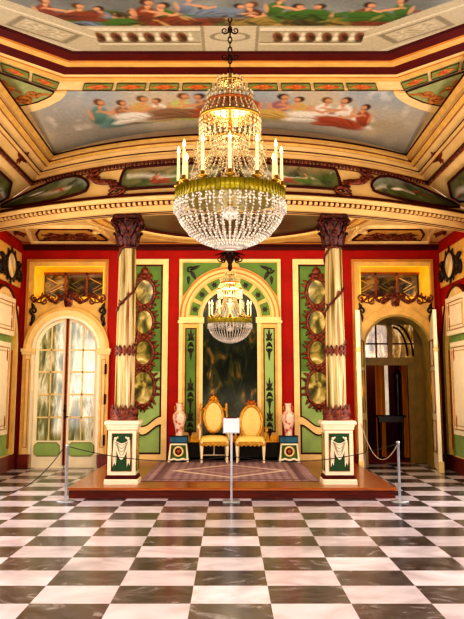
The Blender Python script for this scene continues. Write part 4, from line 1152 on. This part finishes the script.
# scroll brackets at the cove breaks
for s_, where in ((-1, 'above the column near the closed door'), (1, 'above the column near the open doorway')):
    t = thing('cove_scroll', 'carved red-brown rococo scroll on the ceiling cove %s' % where, 'carving', cove(s_*.56, .5))
    Mv = lambda u, v, h: cove(s_*(.52+u), .5+v, .02+h)
    q = MB(); pts = [Mv(-.09+.2*i/16, -.34+.78*(i/16)+.10*sin(i/16*2*PI), .03) for i in range(17)]
    q.tube(pts, [.05-.02*abs(i-8)/8 for i in range(17)], 6)
    q.tube([Mv(-.09+.03*cos(k*.7), -.34+.14*sin(k*.7), .03) for k in range(9)], .03, 6); q.tube([Mv(.11+.025*cos(k*.7), .42+.12*sin(k*.7), .03) for k in range(9)], .028, 6)
    for i in range(1, 16, 2):
        p = pts[i]; 
        for e in (-1, 1): q.leaf(lambda u, v, h, p=p: (p[0]+u, p[1]-h, p[2]+v), 0, 0, .12, .08, PI/2+e*1.2, 0, .03)
    build('scroll_body', q, ORN, t)
# dais ceiling, flat, with oval painting and gold rings
DZ = 4.56
loft([row(13.55, b0, DZ, 4.36), [(x, W+.2, DZ) for x in np.linspace(-4.36, 4.36, 61)]], CEIL, 'ceiling_4')
ey, erx, ery = 14.85, 2.02, 2.42
def oval(u, v):
    a = u*2*PI; r = v
    x, y = erx*r*cos(a), ey+ery*r*sin(a)
    return (x, max(y, 13.72+b0*x*x), DZ-.012)
def dark_oval(cv):
    n = cv.noise(2.2, 31); cv.fill('#2c2010', '#6a5530', n); cv.over('#94835c', np.clip((cv.noise(3, 33)-.55)*3, 0, 1)*.6); cv.over('#1d120a', np.clip((cv.V-.82)*5, 0, 1)*.8)
obj_paint('oval_painting', oval, 90, 30, dark_oval, 6.0, 'dark oval ceiling painting above the dais behind the columns', True)
for k, (g0, g1, h0, h1, m) in enumerate(((0, .06, .03, .05, BRED), (.06, .20, .05, .09, CEIL), (.20, .26, .06, .05, CEILD), (.26, .42, .05, .09, GOLDC), (.42, .48, .05, .05, CEILD), (.48, .60, .05, .08, CEIL))):
    q = MB(); n = 72; vs = []
    for (g, h) in ((g0, 0), (g0, h0), ((g0+g1)/2, h1), (g1, h0), (g1, 0)):
        for i in range(n):
            X_ = (erx+g)*cos(2*PI*i/n); vs.append((X_, max(13.72+b0*X_*X_, min(ey+(ery+g)*sin(2*PI*i/n), W-.01)), DZ-h-.002))
    for r_ in range(4):
        for i in range(n): q.f.append((r_*n+i, r_*n+(i+1) % n, (r_+1)*n+(i+1) % n, (r_+1)*n+i)); q.sm.append(True)
    q.v = vs; struct('trim_%d' % (100+k), q, m)
for s_, where in ((-1, 'before the closed double door'), (1, 'before the open doorway')):
    t = thing('ceiling_compartment', 'trapezoid ceiling compartment with red-brown foliage %s' % where, 'ceiling panel', (s_*3.3, 17.1, DZ))
    Mc = lambda u, v, h: (s_*u, v, DZ-h)
    fld = [(2.36, 17.9), (4.12, 17.9), (3.80, 16.1), (2.50, 16.1)]
    inn = [(2.50, 17.65), (3.90, 17.65), (3.82, 17.0), (3.62, 16.4), (2.72, 16.4), (2.56, 17.0)]
    build('ochre_field', MB().prism(inn, .0, .012, Mc), GOLDC, t)
    q = MB(); q.tube([Mc(u, v, .015) for u, v in inn], .025, 5, True); build('dark_rim', q, BRED, t)
    q = MB(); q.tube([Mc(u, v, .0) for u, v in fld], .07, 6, True); build('cream_border', q, CREAM, t)
    q = MB(); xc = 3.2
    for e in (-1, 1):
        for (u, v, sz) in ((.16, 17.3, .14), (.4, 17.4, .13), (.3, 17.0, .12)): q.spiral(Mc, xc+e*u, v, sz, 0, 1.4, e, .035, .03)
        for a_ in (.2, .7, 1.2, 1.9, 2.5, -.5): q.leaf(Mc, xc+e*.05, 17.2, .5, .13, PI/2-e*a_, .01, .03)
    q.leaf(Mc, xc, 16.9, .6, .25, PI/2, .02, .04)
    build('foliage', q, ORN, t)
    # corner fan piece beside the wall
    q = MB(); fan = [(4.12, 17.85), (4.28, 17.85), (4.28, 16.4), (3.84, 16.4)]
    build('corner_field', MB().prism(fan, 0, .012, Mc), CREAM, t)
    q.__init__(); q.leaf(Mc, 4.12, 16.6, .7, .2, PI/2, .012, .03); q.leaf(Mc, 4.1, 16.7, .4, .16, 1.2, .012, .03); q.leaf(Mc, 4.15, 16.7, .4, .16, 2., .012, .03); build('corner_foliage', q, ORN, t)
    # curved cream bracket beside the capital
    q = MB(); q.tube([Mc(2.36+.28*(1-cos(PI/2*i/10)) -.0, 15.9+.75*sin(PI/2*i/10), .03) for i in range(11)], .05, 6); build('curved_rib', q, CREAM, t)

# ================================================================== CHANDELIERS
def chandelier(label, loc, sc, chain_top, group=None):
    t = thing('crystal_chandelier', label, 'chandelier', loc, local=True)
    t.scale = (sc, sc, sc)
    B = build
    # z measured from the bottom of the bowl, big size (metres)
    q = MB().lathe([(.008, .30), (.02, .34), (.03, .5), (.018, .6), (.03, .9), (.022, 1.2), (.05, 1.25), (.02, 1.3), (.018, 1.9), (.035, 1.95), (.015, 2.02)], n=10); B('centre_stem', q, BRASS, t)
    # gilt band with ribs
    q = MB().lathe([(.585, .535), (.605, .54), (.60, .60), (.605, .67), (.585, .675), (.57, .67), (.57, .54)], n=48)
    gb = B('gilt_band', q, YGREEN, t)
    q = MB()
    for k in range(72):
        a = k*2*PI/72; q.tube([(.606*cos(a), .606*sin(a), .545), (.606*cos(a), .606*sin(a), .665)], .008, 4)
    B('band_flute', q, YGREEN, gb)
    q = MB()
    for k in range(6):
        a = k*PI/3; q.tube([(.02*cos(a), .02*sin(a), .60), (.58*cos(a), .58*sin(a), .60)], .01, 5)
    B('spoke', q, BRASS, t)
    # hanging bowl strands
    prof = [(.597, .56), (.60, .50), (.598, .44), (.585, .38), (.56, .32), (.525, .265), (.48, .21), (.43, .16), (.37, .115), (.30, .075), (.22, .045), (.14, .02), (.05, .0)]
    def sample(pr, step):
        out = []; acc = 0
        for i in range(len(pr)-1):
            (a, b), (c, d_) = pr[i], pr[i+1]; L_ = math.hypot(c-a, d_-b); s_ = -acc
            while s_ < L_:
                if s_ >= 0: out.append((a+(c-a)*s_/L_, b+(d_-b)*s_/L_))
                s_ += step
            acc = L_-(s_-step) if True else 0
            acc = max(0, acc)
            if acc > step: acc = 0
        return out
    mb = MB()
    for (r, z) in sample(prof, .034): mb.octa((r, 0, z), .0165, .019)
    first = B('bowl_strand', mb, CRYST, t)
    for k in range(1, 44):
        c = first.copy(); col.objects.link(c); c.parent = t; c.rotation_euler = (0, 0, k*2*PI/44)
    # horizontal swags along the rim and rows of drops
    q = MB()
    for k in range(26):
        a0 = k*2*PI/26
        for i in range(7):
            a = a0+i/7*2*PI/26; z = .52-.07*sin(PI*i/7); q.octa((.61*cos(a), .61*sin(a), z), .013)
    B('rim_swag', q, CRYST, t, kind='stuff')
    q = MB()
    for (r, z, n) in ((.45, .168, 40), (.33, .088, 34), (.19, .03, 22)):
        for k in range(n):
            a = k*2*PI/n; q.octa((r*cos(a), r*sin(a), z), .016, .02)
    B('bowl_ring', q, CRYST, t, kind='stuff')
    q = MB()
    for z in (.50, .455, .41): q.octa((.612, 0, z), .018, .028)
    first = B('rim_drop', q, CRYST, t)
    for k in range(1, 36):
        c = first.copy(); col.objects.link(c); c.parent = t; c.rotation_euler = (0, 0, k*2*PI/36)
    q = MB().ball((0, 0, .40), .085, 14, 10); B('crystal_ball', q, CRYST, t)
    # upper cone of strands
    pr2 = [(.17, 1.25), (.21, 1.12), (.28, .98), (.37, .84), (.47, .74), (.565, .665)]
    mb = MB()
    for (r, z) in sample(pr2, .034): mb.octa((r, 0, z), .0145, .018)
    first = B('cone_strand', mb, CRYSTW, t)
    for k in range(1, 30):
        c = first.copy(); col.objects.link(c); c.parent = t; c.rotation_euler = (0, 0, k*2*PI/30)
    # crown tier: ring with prisms
    q = MB().lathe([(.245, 1.66), (.262, 1.665), (.262, 1.70), (.245, 1.705), (.24, 1.70), (.24, 1.665)], n=36); B('crown_ring', q, ORNG, t)
    q = MB().lathe([(.325, 1.49), (.345, 1.495), (.345, 1.52), (.325, 1.525), (.32, 1.51)], n=36); B('prism_ring', q, BRASS, t)
    q = MB().lathe([(.16, 1.25), (.18, 1.255), (.18, 1.285), (.16, 1.29), (.155, 1.27)], n=30); B('neck_ring', q, BRASS, t)
    mb = MB()
    for z in np.arange(1.26, 1.50, .05): mb.octa((.345-.03*(1.5-z), 0, z), .016, .032)
    first = B('tier_prism', mb, CRYSTW, t)
    for k in range(1, 30):
        c = first.copy(); col.objects.link(c); c.parent = t; c.rotation_euler = (0, 0, k*2*PI/30)
    mb = MB()
    for z in np.arange(1.54, 1.68, .036): mb.octa((.255+.09*(1.68-z)/.16, 0, z), .013, .02)
    for z in np.arange(1.70, 1.80, .03): mb.octa((.255, 0, z), .012, .024)
    first = B('crown_prism', mb, CRYSTW, t)
    for k in range(1, 28):
        c = first.copy(); col.objects.link(c); c.parent = t; c.rotation_euler = (0, 0, k*2*PI/28)
    q = MB()
    for k in range(24):
        a = k*2*PI/24
        for i in range(6):
            r = .175+.165*i/6; q.octa((r*cos(a), r*sin(a), 1.28+.22*(i/6)**2-.02), .011)
    B('tier_swag', q, CRYSTW, t, kind='stuff')
    # top crown
    q = MB().lathe([(.13, 1.90), (.148, 1.905), (.148, 1.93), (.13, 1.935), (.125, 1.92)], n=30); B('top_ring', q, BRASS, t)
    mb = MB()
    for z in (1.82, 1.85, 1.88, 1.91, 1.94, 1.965): mb.octa((.145, 0, z), .011, .02)
    first = B('top_prism', mb, CRYSTW, t)
    for k in range(1, 18):
        c = first.copy(); col.objects.link(c); c.parent = t; c.rotation_euler = (0, 0, k*2*PI/18)
    q = MB()
    for k in range(18):
        a = k*2*PI/18
        for i in range(5):
            f = i/5; r = .25-.11*f; q.octa((r*cos(a), r*sin(a), 1.70+.18*f**1.5), .009)
    B('top_swag', q, CRYSTW, t, kind='stuff')
    # sunburst rosettes
    for k in range(6):
        a = k*PI/3+PI/6; c = Vector((.40*cos(a), .40*sin(a), 1.05)); e = Vector((-sin(a), cos(a), 0)); up = Vector((0, 0, 1))
        q = MB()
        for j in range(14):
            b_ = j*2*PI/14; dr_ = e*cos(b_)+up*sin(b_)
            q.tube([c+dr_*.02, c+dr_*.12], [.008, .004], 4); p = c+dr_*.125; q.octa(tuple(p), .009)
        q.ball(tuple(c), .022, 8, 6); q.tube([c, c-Vector((0, 0, .3))*1.0+Vector((.1*cos(a), .1*sin(a), 0))], .006, 4)
        B('sunburst', q, CRYSTW, t)
    # candles
    for k in range(12):
        a = k*2*PI/12+PI/12*1.0+.26; x, y = .575*cos(a), .575*sin(a)
        arm = B('candle_cup', MB().lathe([(.012, .62), (.014, .68), (.05, .70), (.055, .715), (.022, .72), (.026, .76), (.018, .765)], (x, y, 0), 10), BRASS, t)
        cd = B('candle', MB().lathe([(.018, .74), (.017, 1.06), (.010, 1.07)], (x, y, 0), 10), CANDLE, arm)
        B('flame', MB().lathe([(.003, 1.07), (.016, 1.10), (.014, 1.125), (.002, 1.165)], (x, y, 0), 8), FLAME, arm)
    # chain of links up to the ceiling, and a dark bronze knot
    q = MB(); z = 2.02; k = 0; top = (chain_top-loc[2])/sc
    while z < top:
        ang = (k % 2)*PI/2; pts = []
        for i in range(10):
            b_ = i*2*PI/10; pts.append((.022*cos(b_)*cos(ang), .022*cos(b_)*sin(ang), z+.035+.04*sin(b_)))
        q.tube(pts, .007, 5, True); z += .062; k += 1
    B('chain', q, DARKBR, t)
    return t
big = chandelier('great crystal chandelier hanging in front of the dais', (0, 9.5, 3.08), 1.0, 5.9)
for z in (5.30, 5.62):
    q = MB()
    for k in range(4):
        a = k*PI/2; Mz = lambda u, v, h, a=a: (u*cos(a)-h*sin(a), u*sin(a)+h*cos(a), v)
        q.spiral(Mz, .06, z-3.08, .045, PI, 1.3, 1, .009, 0)
    q.ball((0, 0, z-3.08), .03, 8, 6)
    build('chain_knot', q, DARKBR, big)
small = chandelier('smaller crystal chandelier hanging over the dais before the arched mirror', (0, 15.4, 2.345), .63, 4.54)
q = MB(); q.lathe([(.02, 2.0), (.07, 2.08), (.05, 2.2), (.16, 2.42), (.20, 2.5), (.12, 2.6), (.05, 2.66)], n=14)
for k in range(8):
    a = k*PI/4; Mz = lambda u, v, h, a=a: (u*cos(a)-h*sin(a), u*sin(a)+h*cos(a), v)
    q.leaf(lambda u, v, h, a=a: ((.1+v)*cos(a)-u*sin(a), (.1+v)*sin(a)+u*cos(a), 2.48+.25*v-1.2*v*v+h), 0, 0, .32, .16, PI/2, 0, .04)
    q.spiral(Mz, .28, 2.35, .09, PI, 1.3, 1, .02, 0)
build('bronze_boss', q, DARKBR, small)

# ================================================================== CHAIRS
def throne(label, loc, big_, rot=0.):
    t = thing('gilded_armchair', label, 'chair', loc, local=True); t.rotation_euler = (0, 0, rot)
    w, dp = (.275, .25) if big_ else (.285, .25)
    sh = .40
    leg = [(.020, 0), (.028, .03), (.018, .06), (.03, .2), (.036, .3), (.026, .34), (.034, .36), (.034, .40)]
    for sx in (-1, 1):
        for sy in (-1, 1):
            build('leg', MB().lathe(leg, (sx*(w-.03), sy*dp, 0), 8), CHAIRW, t)
    q = MB().cham(-w-.015, w+.015, -dp-.03, dp+.03, sh-.07, sh, .02)
    for k in range(7):
        x = -w+.04+(2*w-.08)*k/6; q.prism([(x-.04, sh-.06), (x+.04, sh-.06), (x, sh-.095)], 0, .02, lambda u, v, h: (u, -dp-.035-h+.02, v))
        q.ball((x, -dp-.04, sh-.05), .018, 6, 4)
    build('seat_rail', q, CHAIRG, t)
    q = MB(); n = 12; vs = []; N_ = 14
    for j in range(N_+1):
        for i in range(N_+1):
            u, v = i/N_*2-1, j/N_*2-1; ed = (1-abs(u)**4)*(1-abs(v)**4)
            vs.append((u*(w+.005), v*(dp+.02), sh+.0+.105*ed**.4))
    q.add(vs, [(j*(N_+1)+i, j*(N_+1)+i+1, (j+1)*(N_+1)+i+1, (j+1)*(N_+1)+i) for j in range(N_) for i in range(N_)], True)
    build('seat_cushion', q, SATIN, t)
    # oval back, leaning a little
    oz, orx, ory = (.845, .165, .275) if big_ else (.74, .195, .30)
    yb = dp-.0
    Mb = lambda u, v, h: (u, yb+.02+(v-.45)*.16-h, v)
    build('back_pad', MB().prism([(orx*cos(k*PI/16), oz+ory*sin(k*PI/16)) for k in range(32)], -.02, .03, Mb), BACKSAT, t)
    q = MB(); q.tube([Mb((orx+.02)*cos(k*PI/18), oz+(ory+.02)*sin(k*PI/18), .02) for k in range(36)], .030 if big_ else .036, 8, True)
    for k in range(36):
        q.ball(Mb((orx+.02)*cos(k*PI/18), oz+(ory+.02)*sin(k*PI/18), .045), .013, 5, 4)
    bf = build('back_frame', q, CHAIRG, t)
    q = MB()
    if big_:
        zt = oz+ory+.03
        for k, a_ in enumerate((-1.0, -.5, 0, .5, 1.0)): q.leaf(Mb, 0, zt, .15-.03*abs(a_), .075, PI/2-a_, .01, .03)
        for d_ in (-1, 1): q.spiral(Mb, d_*.08, zt, .045, PI/2, 1.2, d_, .018, .02)
        q.ball(Mb(0, zt+.04, .04), .035, 8, 6); q.ball(Mb(0, zt+.15, .02), .02, 8, 6)
        build('crown_crest', q, GOLD, bf)
    else:
        zt = oz+ory+.02
        q.ball(Mb(0, zt+.05, .02), .055, 10, 8)
        for a_ in (-1.3, -.6, .6, 1.3): q.leaf(Mb, 0, zt+.02, .13, .08, PI/2-a_, .01, .03)
        build('crown_crest', q, ORNG, bf)
    for d_ in (-1, 1):
        q = MB(); x = d_*(w-.015)
        top = 1.02 if big_ else .50
        if big_:
            q.tube([Mb(x, .40, 0), Mb(x, .62, 0), Mb(d_*(w-.01), .88, 0), Mb(d_*(w-.02), 1.0, 0)], [.024, .022, .022, .026], 8)
            q.lathe([(.03, 0), (.035, .02), (.02, .04), (.03, .07), (.02, .1), (.003, .12)], Mb(d_*(w-.02), 1.0, 0), 10)
            q.tube([Mb(d_*(w-.02), .96, 0), Mb(d_*.2, 1.0, 0), Mb(d_*.12, 1.07, 0)], .016, 6)
        else:
            q.tube([Mb(d_*(w-.04), .40, 0), Mb(d_*.2, .52, 0), Mb(d_*(orx), .60, 0)], [.024, .022, .02], 8)
        build('back_post', q, CHAIRG, t)
        q = MB(); az = .66 if big_ else .60
        yA = Mb(0, az, 0)[1]
        q.tube([(d_*(w-.02), yA, az+.03), (d_*(w+.015), .08, az+.045), (d_*(w+.03), -.1, az+.03), (d_*(w+.03), -.18, az), (d_*(w+.03), -.16, az-.035)], [.022, .024, .026, .026, .016], 8)
        q.tube([(d_*(w+.02), -.14, az), (d_*(w+.0), -.10, az-.1), (d_*(w+.01), -.13, .42)], [.02, .018, .024], 8)
        build('armrest', q, CHAIRW if big_ else CHAIRG, t)
    q = MB()
    if big_:
        for sx in (-1, 1): q.tube([(sx*(w-.03), -dp, .13), (sx*(w-.03), dp, .13)], .014, 6)
        q.tube([(-w+.03, 0, .13), (w-.03, 0, .13)], .014, 6); q.lathe([(.02, .13), (.012, .2), (.02, .25), (.012, .31)], (0, 0, 0), 8)
        build('stretcher', q, CHAIRW, t)
    return t
throne('tall gilded armchair with a crown crest and stretchers, behind the sign', (-.31, 17.52, PZ+.009), True, .05)
throne('lower gilded armchair with a wide oval back and round crest', (.405, 17.52, PZ+.009), False, -.05)

# ================================================================== VASES
def vase(cx, where):
    Y = 17.68; z0 = PZ+.009
    s = thing('vase_stand', 'blue-topped green and ivory stand with a round emblem %s' % where, 'stand', (cx, Y, z0))
    a, b = .205, .185
    def frus(z, zz, w0, w1, dpt=1.):
        q = MB(); q.add([(cx-w0, Y-w0*.8, z), (cx+w0, Y-w0*.8, z), (cx+w0, Y+w0*.8, z), (cx-w0, Y+w0*.8, z), (cx-w1, Y-w1*.8, zz), (cx+w1, Y-w1*.8, zz), (cx+w1, Y+w1*.8, zz), (cx-w1, Y+w1*.8, zz)],
              [(0, 3, 2, 1), (4, 5, 6, 7), (0, 1, 5, 4), (1, 2, 6, 5), (2, 3, 7, 6), (3, 0, 4, 7)]); return q
    bd = build('stand_body', frus(z0+.05, z0+.355, .2, .165), GREEN, s)
    Mf = lambda u, v, h: (cx+u, Y-.165+.12*(z0+.2-v)*-.0-.016-h-(.355-(v-z0))*.09, v)
    q = MB()
    for d_ in (-1, 1):
        q.prism([(d_*.165, z0+.35), (d_*.14, z0+.35), (d_*.165, z0), (d_*.205, z0)], -.01, .012, Mf)
    q.prism([(-.165, z0+.35), (.165, z0+.35), (.165, z0+.32), (-.165, z0+.32)], -.01, .012, Mf)
    n = 14; lo = [(-.17+.34*i/n, z0+.05-.025*abs(cos(i/n*2*PI))) for i in range(n+1)]
    for i in range(n): q.prism([lo[i], lo[i+1], (lo[i+1][0], lo[i+1][1]+.035), (lo[i][0], lo[i][1]+.035)], -.01, .012, Mf)
    build('ivory_frame', q, WHITE, bd)
    q = MB(); q.tube([Mf(.085*cos(k*PI/10), z0+.2+.085*sin(k*PI/10), .012) for k in range(20)], .02, 6, True); build('emblem_ring', q, CREAM, bd)
    q = MB(); q.prism([(.07*cos(k*PI/10), z0+.2+.07*sin(k*PI/10)) for k in range(20)], 0, .012, Mf)
    build('emblem_disc', q, BRED, bd)
    q = MB()
    for k in range(6): q.leaf(Mf, 0, z0+.2, .05, .03, k*PI/3, .013, .01)
    build('emblem_flower', q, ORNG, bd)
    q = MB()
    for sx in (-1, 1):
        for sy in (-1, 1): q.box(cx+sx*.2, cx+sx*.155, Y+sy*.16, Y+sy*.12, z0, z0+.06)
    build('foot', q, WHITE, s)
    build('blue_block', MB().cham(cx-.175, cx+.175, Y-.145, Y+.145, z0+.37, z0+.475, .008), BLUE, s)
    q = MB().box(cx-.18, cx+.18, Y-.15, Y+.15, z0+.355, z0+.37); q.box(cx-.18, cx+.18, Y-.15, Y+.15, z0+.475, z0+.49); build('dark_slab', q, BLACKM, s)
    v = thing('porcelain_vase', 'tall pink and white porcelain vase on the blue-topped stand %s' % where, 'vase', (cx, Y, z0+.49))
    pr = [(.075, 0), (.08, .015), (.072, .05), (.08, .12), (.11, .24), (.132, .34), (.128, .40), (.095, .45), (.062, .475), (.055, .52), (.06, .58), (.075, .625), (.07, .63), (.05, .6)]
    build('vase_body', MB().lathe(pr, (cx, Y, z0+.49), 24), PORC, v)
    q = MB()
    for z in (.45, .475): q.tube([(cx+.09*(1 if z < .46 else .7)*cos(k*PI/10), Y+.09*(1 if z < .46 else .7)*sin(k*PI/10), z0+.49+z) for k in range(20)], .005, 4, True)
    q.tube([(cx+.075*cos(k*PI/10), Y+.075*sin(k*PI/10), z0+.49+.627) for k in range(20)], .006, 4, True)
    build('gilt_line', q, GOLD, v)
    q = MB()
    for d_ in (-1, 1): q.tube([(cx+d_*.06, Y, z0+.49+.57), (cx+d_*.095, Y, z0+.49+.56), (cx+d_*.09, Y, z0+.49+.5), (cx+d_*.07, Y, z0+.49+.475)], .012, 6)
    build('vase_ear', q, GOLD, v)
vase(-1.0, 'by the tall armchair'); vase(1.15, 'by the lower armchair')

# ================================================================== BARRIER POSTS, SIGN, CORDS
def post(x, y, h, lab, name='barrier_post'):
    t = thing(name, lab, 'post', (x, y, 0))
    build('foot_plate', MB().lathe([(.13, 0), (.13, .012), (.1, .018), (.02, .022)], (x, y, 0), 24), STEEL, t)
    build('pole', MB().lathe([(.020, .02), (.020, h-.02), (.028, h-.015), (.028, h), (.012, h+.012)], (x, y, 0), 12), STEEL, t)
    build('hook', MB().tube([(x, y-.02, h-.04), (x, y-.05, h-.05), (x, y-.05, h-.02)], .006, 6), STEEL, t)
    return t
post(-2.32, 12.86, .77, 'brushed steel barrier post at the dais corner near the closed door')
post(2.40, 12.86, .82, 'brushed steel barrier post at the dais corner near the open doorway')
sg = thing('sign_stand', 'steel stand with a small white notice in front of the dais', 'sign', (.02, 12.86, 0))
build('base_plate', MB().cham(-.10, .14, 12.72, 13.0, 0, .02, .006), STEEL, sg)
build('pole', MB().lathe([(.018, .02), (.018, .97)], (.02, 12.86, 0), 12), STEEL, sg)
cdp = build('notice_card', MB().box(-.09, .128, 12.83, 12.84, .955, 1.155), PAPER, sg)
build('red_edge', MB().box(-.06, .1, 12.826, 12.842, 1.148, 1.165), DRED, sg)
build('card_holder', MB().box(-.10, .138, 12.84, 12.852, .94, 1.15), STEEL, sg)
def cord(p, q_, sag, lab, m=CORDM, r=.006, n=24):
    p, q_ = Vector(p), Vector(q_); pts = []
    for i in range(n+1):
        t = i/n; c = p.lerp(q_, t); c.z -= sag*4*t*(1-t); c.z = max(c.z, .012); pts.append(c)
    return tag(build('barrier_rope', MB().tube(pts, r, 6), m), lab, 'cord')
cord((-2.28, 12.80, .755), (.0, 12.84, .62), .12, 'thin dark cord from the closed-door side post to the sign stand')
cord((2.36, 12.80, .79), (.04, 12.84, .62), .14, 'thin dark cord from the doorway side post to the sign stand')
cord((-2.36, 12.87, .755), (-4.25, 13.6, .72), .66, 'dark slack cord drooping from the steel post to the side wall')
cord((2.41, 12.91, .80), (2.50, 17.1, .9), .42, 'pale slack cord from the steel post to the open door leaf', CORDL, .009)

# ================================================================== CAMERA
f_px, pitch, cxp = 876., math.radians(10.3), 230.
cyp = 387-f_px*math.tan(pitch)
cam = bpy.data.cameras.new('camera'); co = bpy.data.objects.new('camera', cam); link(co)
co.location = (0, 0, 1.59); co.rotation_euler = (PI/2+pitch, 0, 0)
cam.sensor_fit = 'VERTICAL'; cam.sensor_height = 24.; cam.sensor_width = 24*464/619
cam.lens = f_px/619*24.
cam.shift_x = (232-cxp)/619; cam.shift_y = (cyp-309.5)/619
cam.clip_end = 200
scene.camera = co

# ================================================================== LIGHT
def area(name, loc, rot, sx, sy, power, c):
    l = bpy.data.lights.new(name, 'AREA'); l.shape = 'RECTANGLE'; l.size = sx; l.size_y = sy; l.energy = power; l.color = c
    o = bpy.data.objects.new(name, l); o.location = loc; o.rotation_euler = rot; link(o); return o
area('window_light_one', (-4.25, 8.2, 2.1), (0, -PI/2, 0), 3.2, 12.8, 330, (1, .97, .94))
area('window_light_two', (4.25, 8.2, 2.1), (0, PI/2, 0), 3.2, 12.8, 330, (1, .97, .94))
area('overhead_fill_lamp', (0, 3.5, 5.55), (math.radians(50), 0, 0), 6, 4, 230, (1, .92, .82))  # added fill lamp under the ceiling, unseen, brightens floor and back wall
area('ceiling_fill_lamp', (0, 2.0, .35), (math.radians(180-38), 0, 0), 6, 3, 215, (1, .86, .64))  # unseen lamp put low over the floor to brighten the ceiling
area('hidden_dais_fill', (0, 14.35, 4.44), (math.radians(62), 0, 0), 5.5, .12, 80, (1, .84, .58))  # added strip lamp hidden behind the entablature to lift the dais
def point(name, loc, power, c, r=.3):
    l = bpy.data.lights.new(name, 'POINT'); l.energy = power; l.color = c; l.shadow_soft_size = r
    o = bpy.data.objects.new(name, l); o.location = loc; link(o)
point('chandelier_light', (0, 9.5, 4.42), 20, (1, .84, .6), .3)
point('small_chandelier_light', (0, 15.4, 3.25), 80, (1, .82, .55), .2)
area('wing_fill_one', (-3.3, 14.9, 2.1), (math.radians(100), 0, 0), .9, 1.3, 11, (1, .88, .68))  # added lamp without a fitting, brightens the door and wing ceiling
area('wing_fill_two', (3.3, 14.9, 2.1), (math.radians(100), 0, 0), .9, 1.3, 11, (1, .88, .68))  # matching added fill on the open doorway side
point('passage_light', (3.3, 21.6, 2.6), 22, (1, .7, .4), .3)
w = bpy.data.worlds.new('world'); scene.world = w; w.use_nodes = True
w.node_tree.nodes['Background'].inputs['Color'].default_value = (1, .93, .82, 1)
w.node_tree.nodes['Background'].inputs['Strength'].default_value = .8
scene.view_settings.view_transform = 'Standard'
scene.view_settings.look = 'High Contrast'
scene.view_settings.exposure = .14
scene.cycles.use_denoising = True
scene.cycles.max_bounces = 6
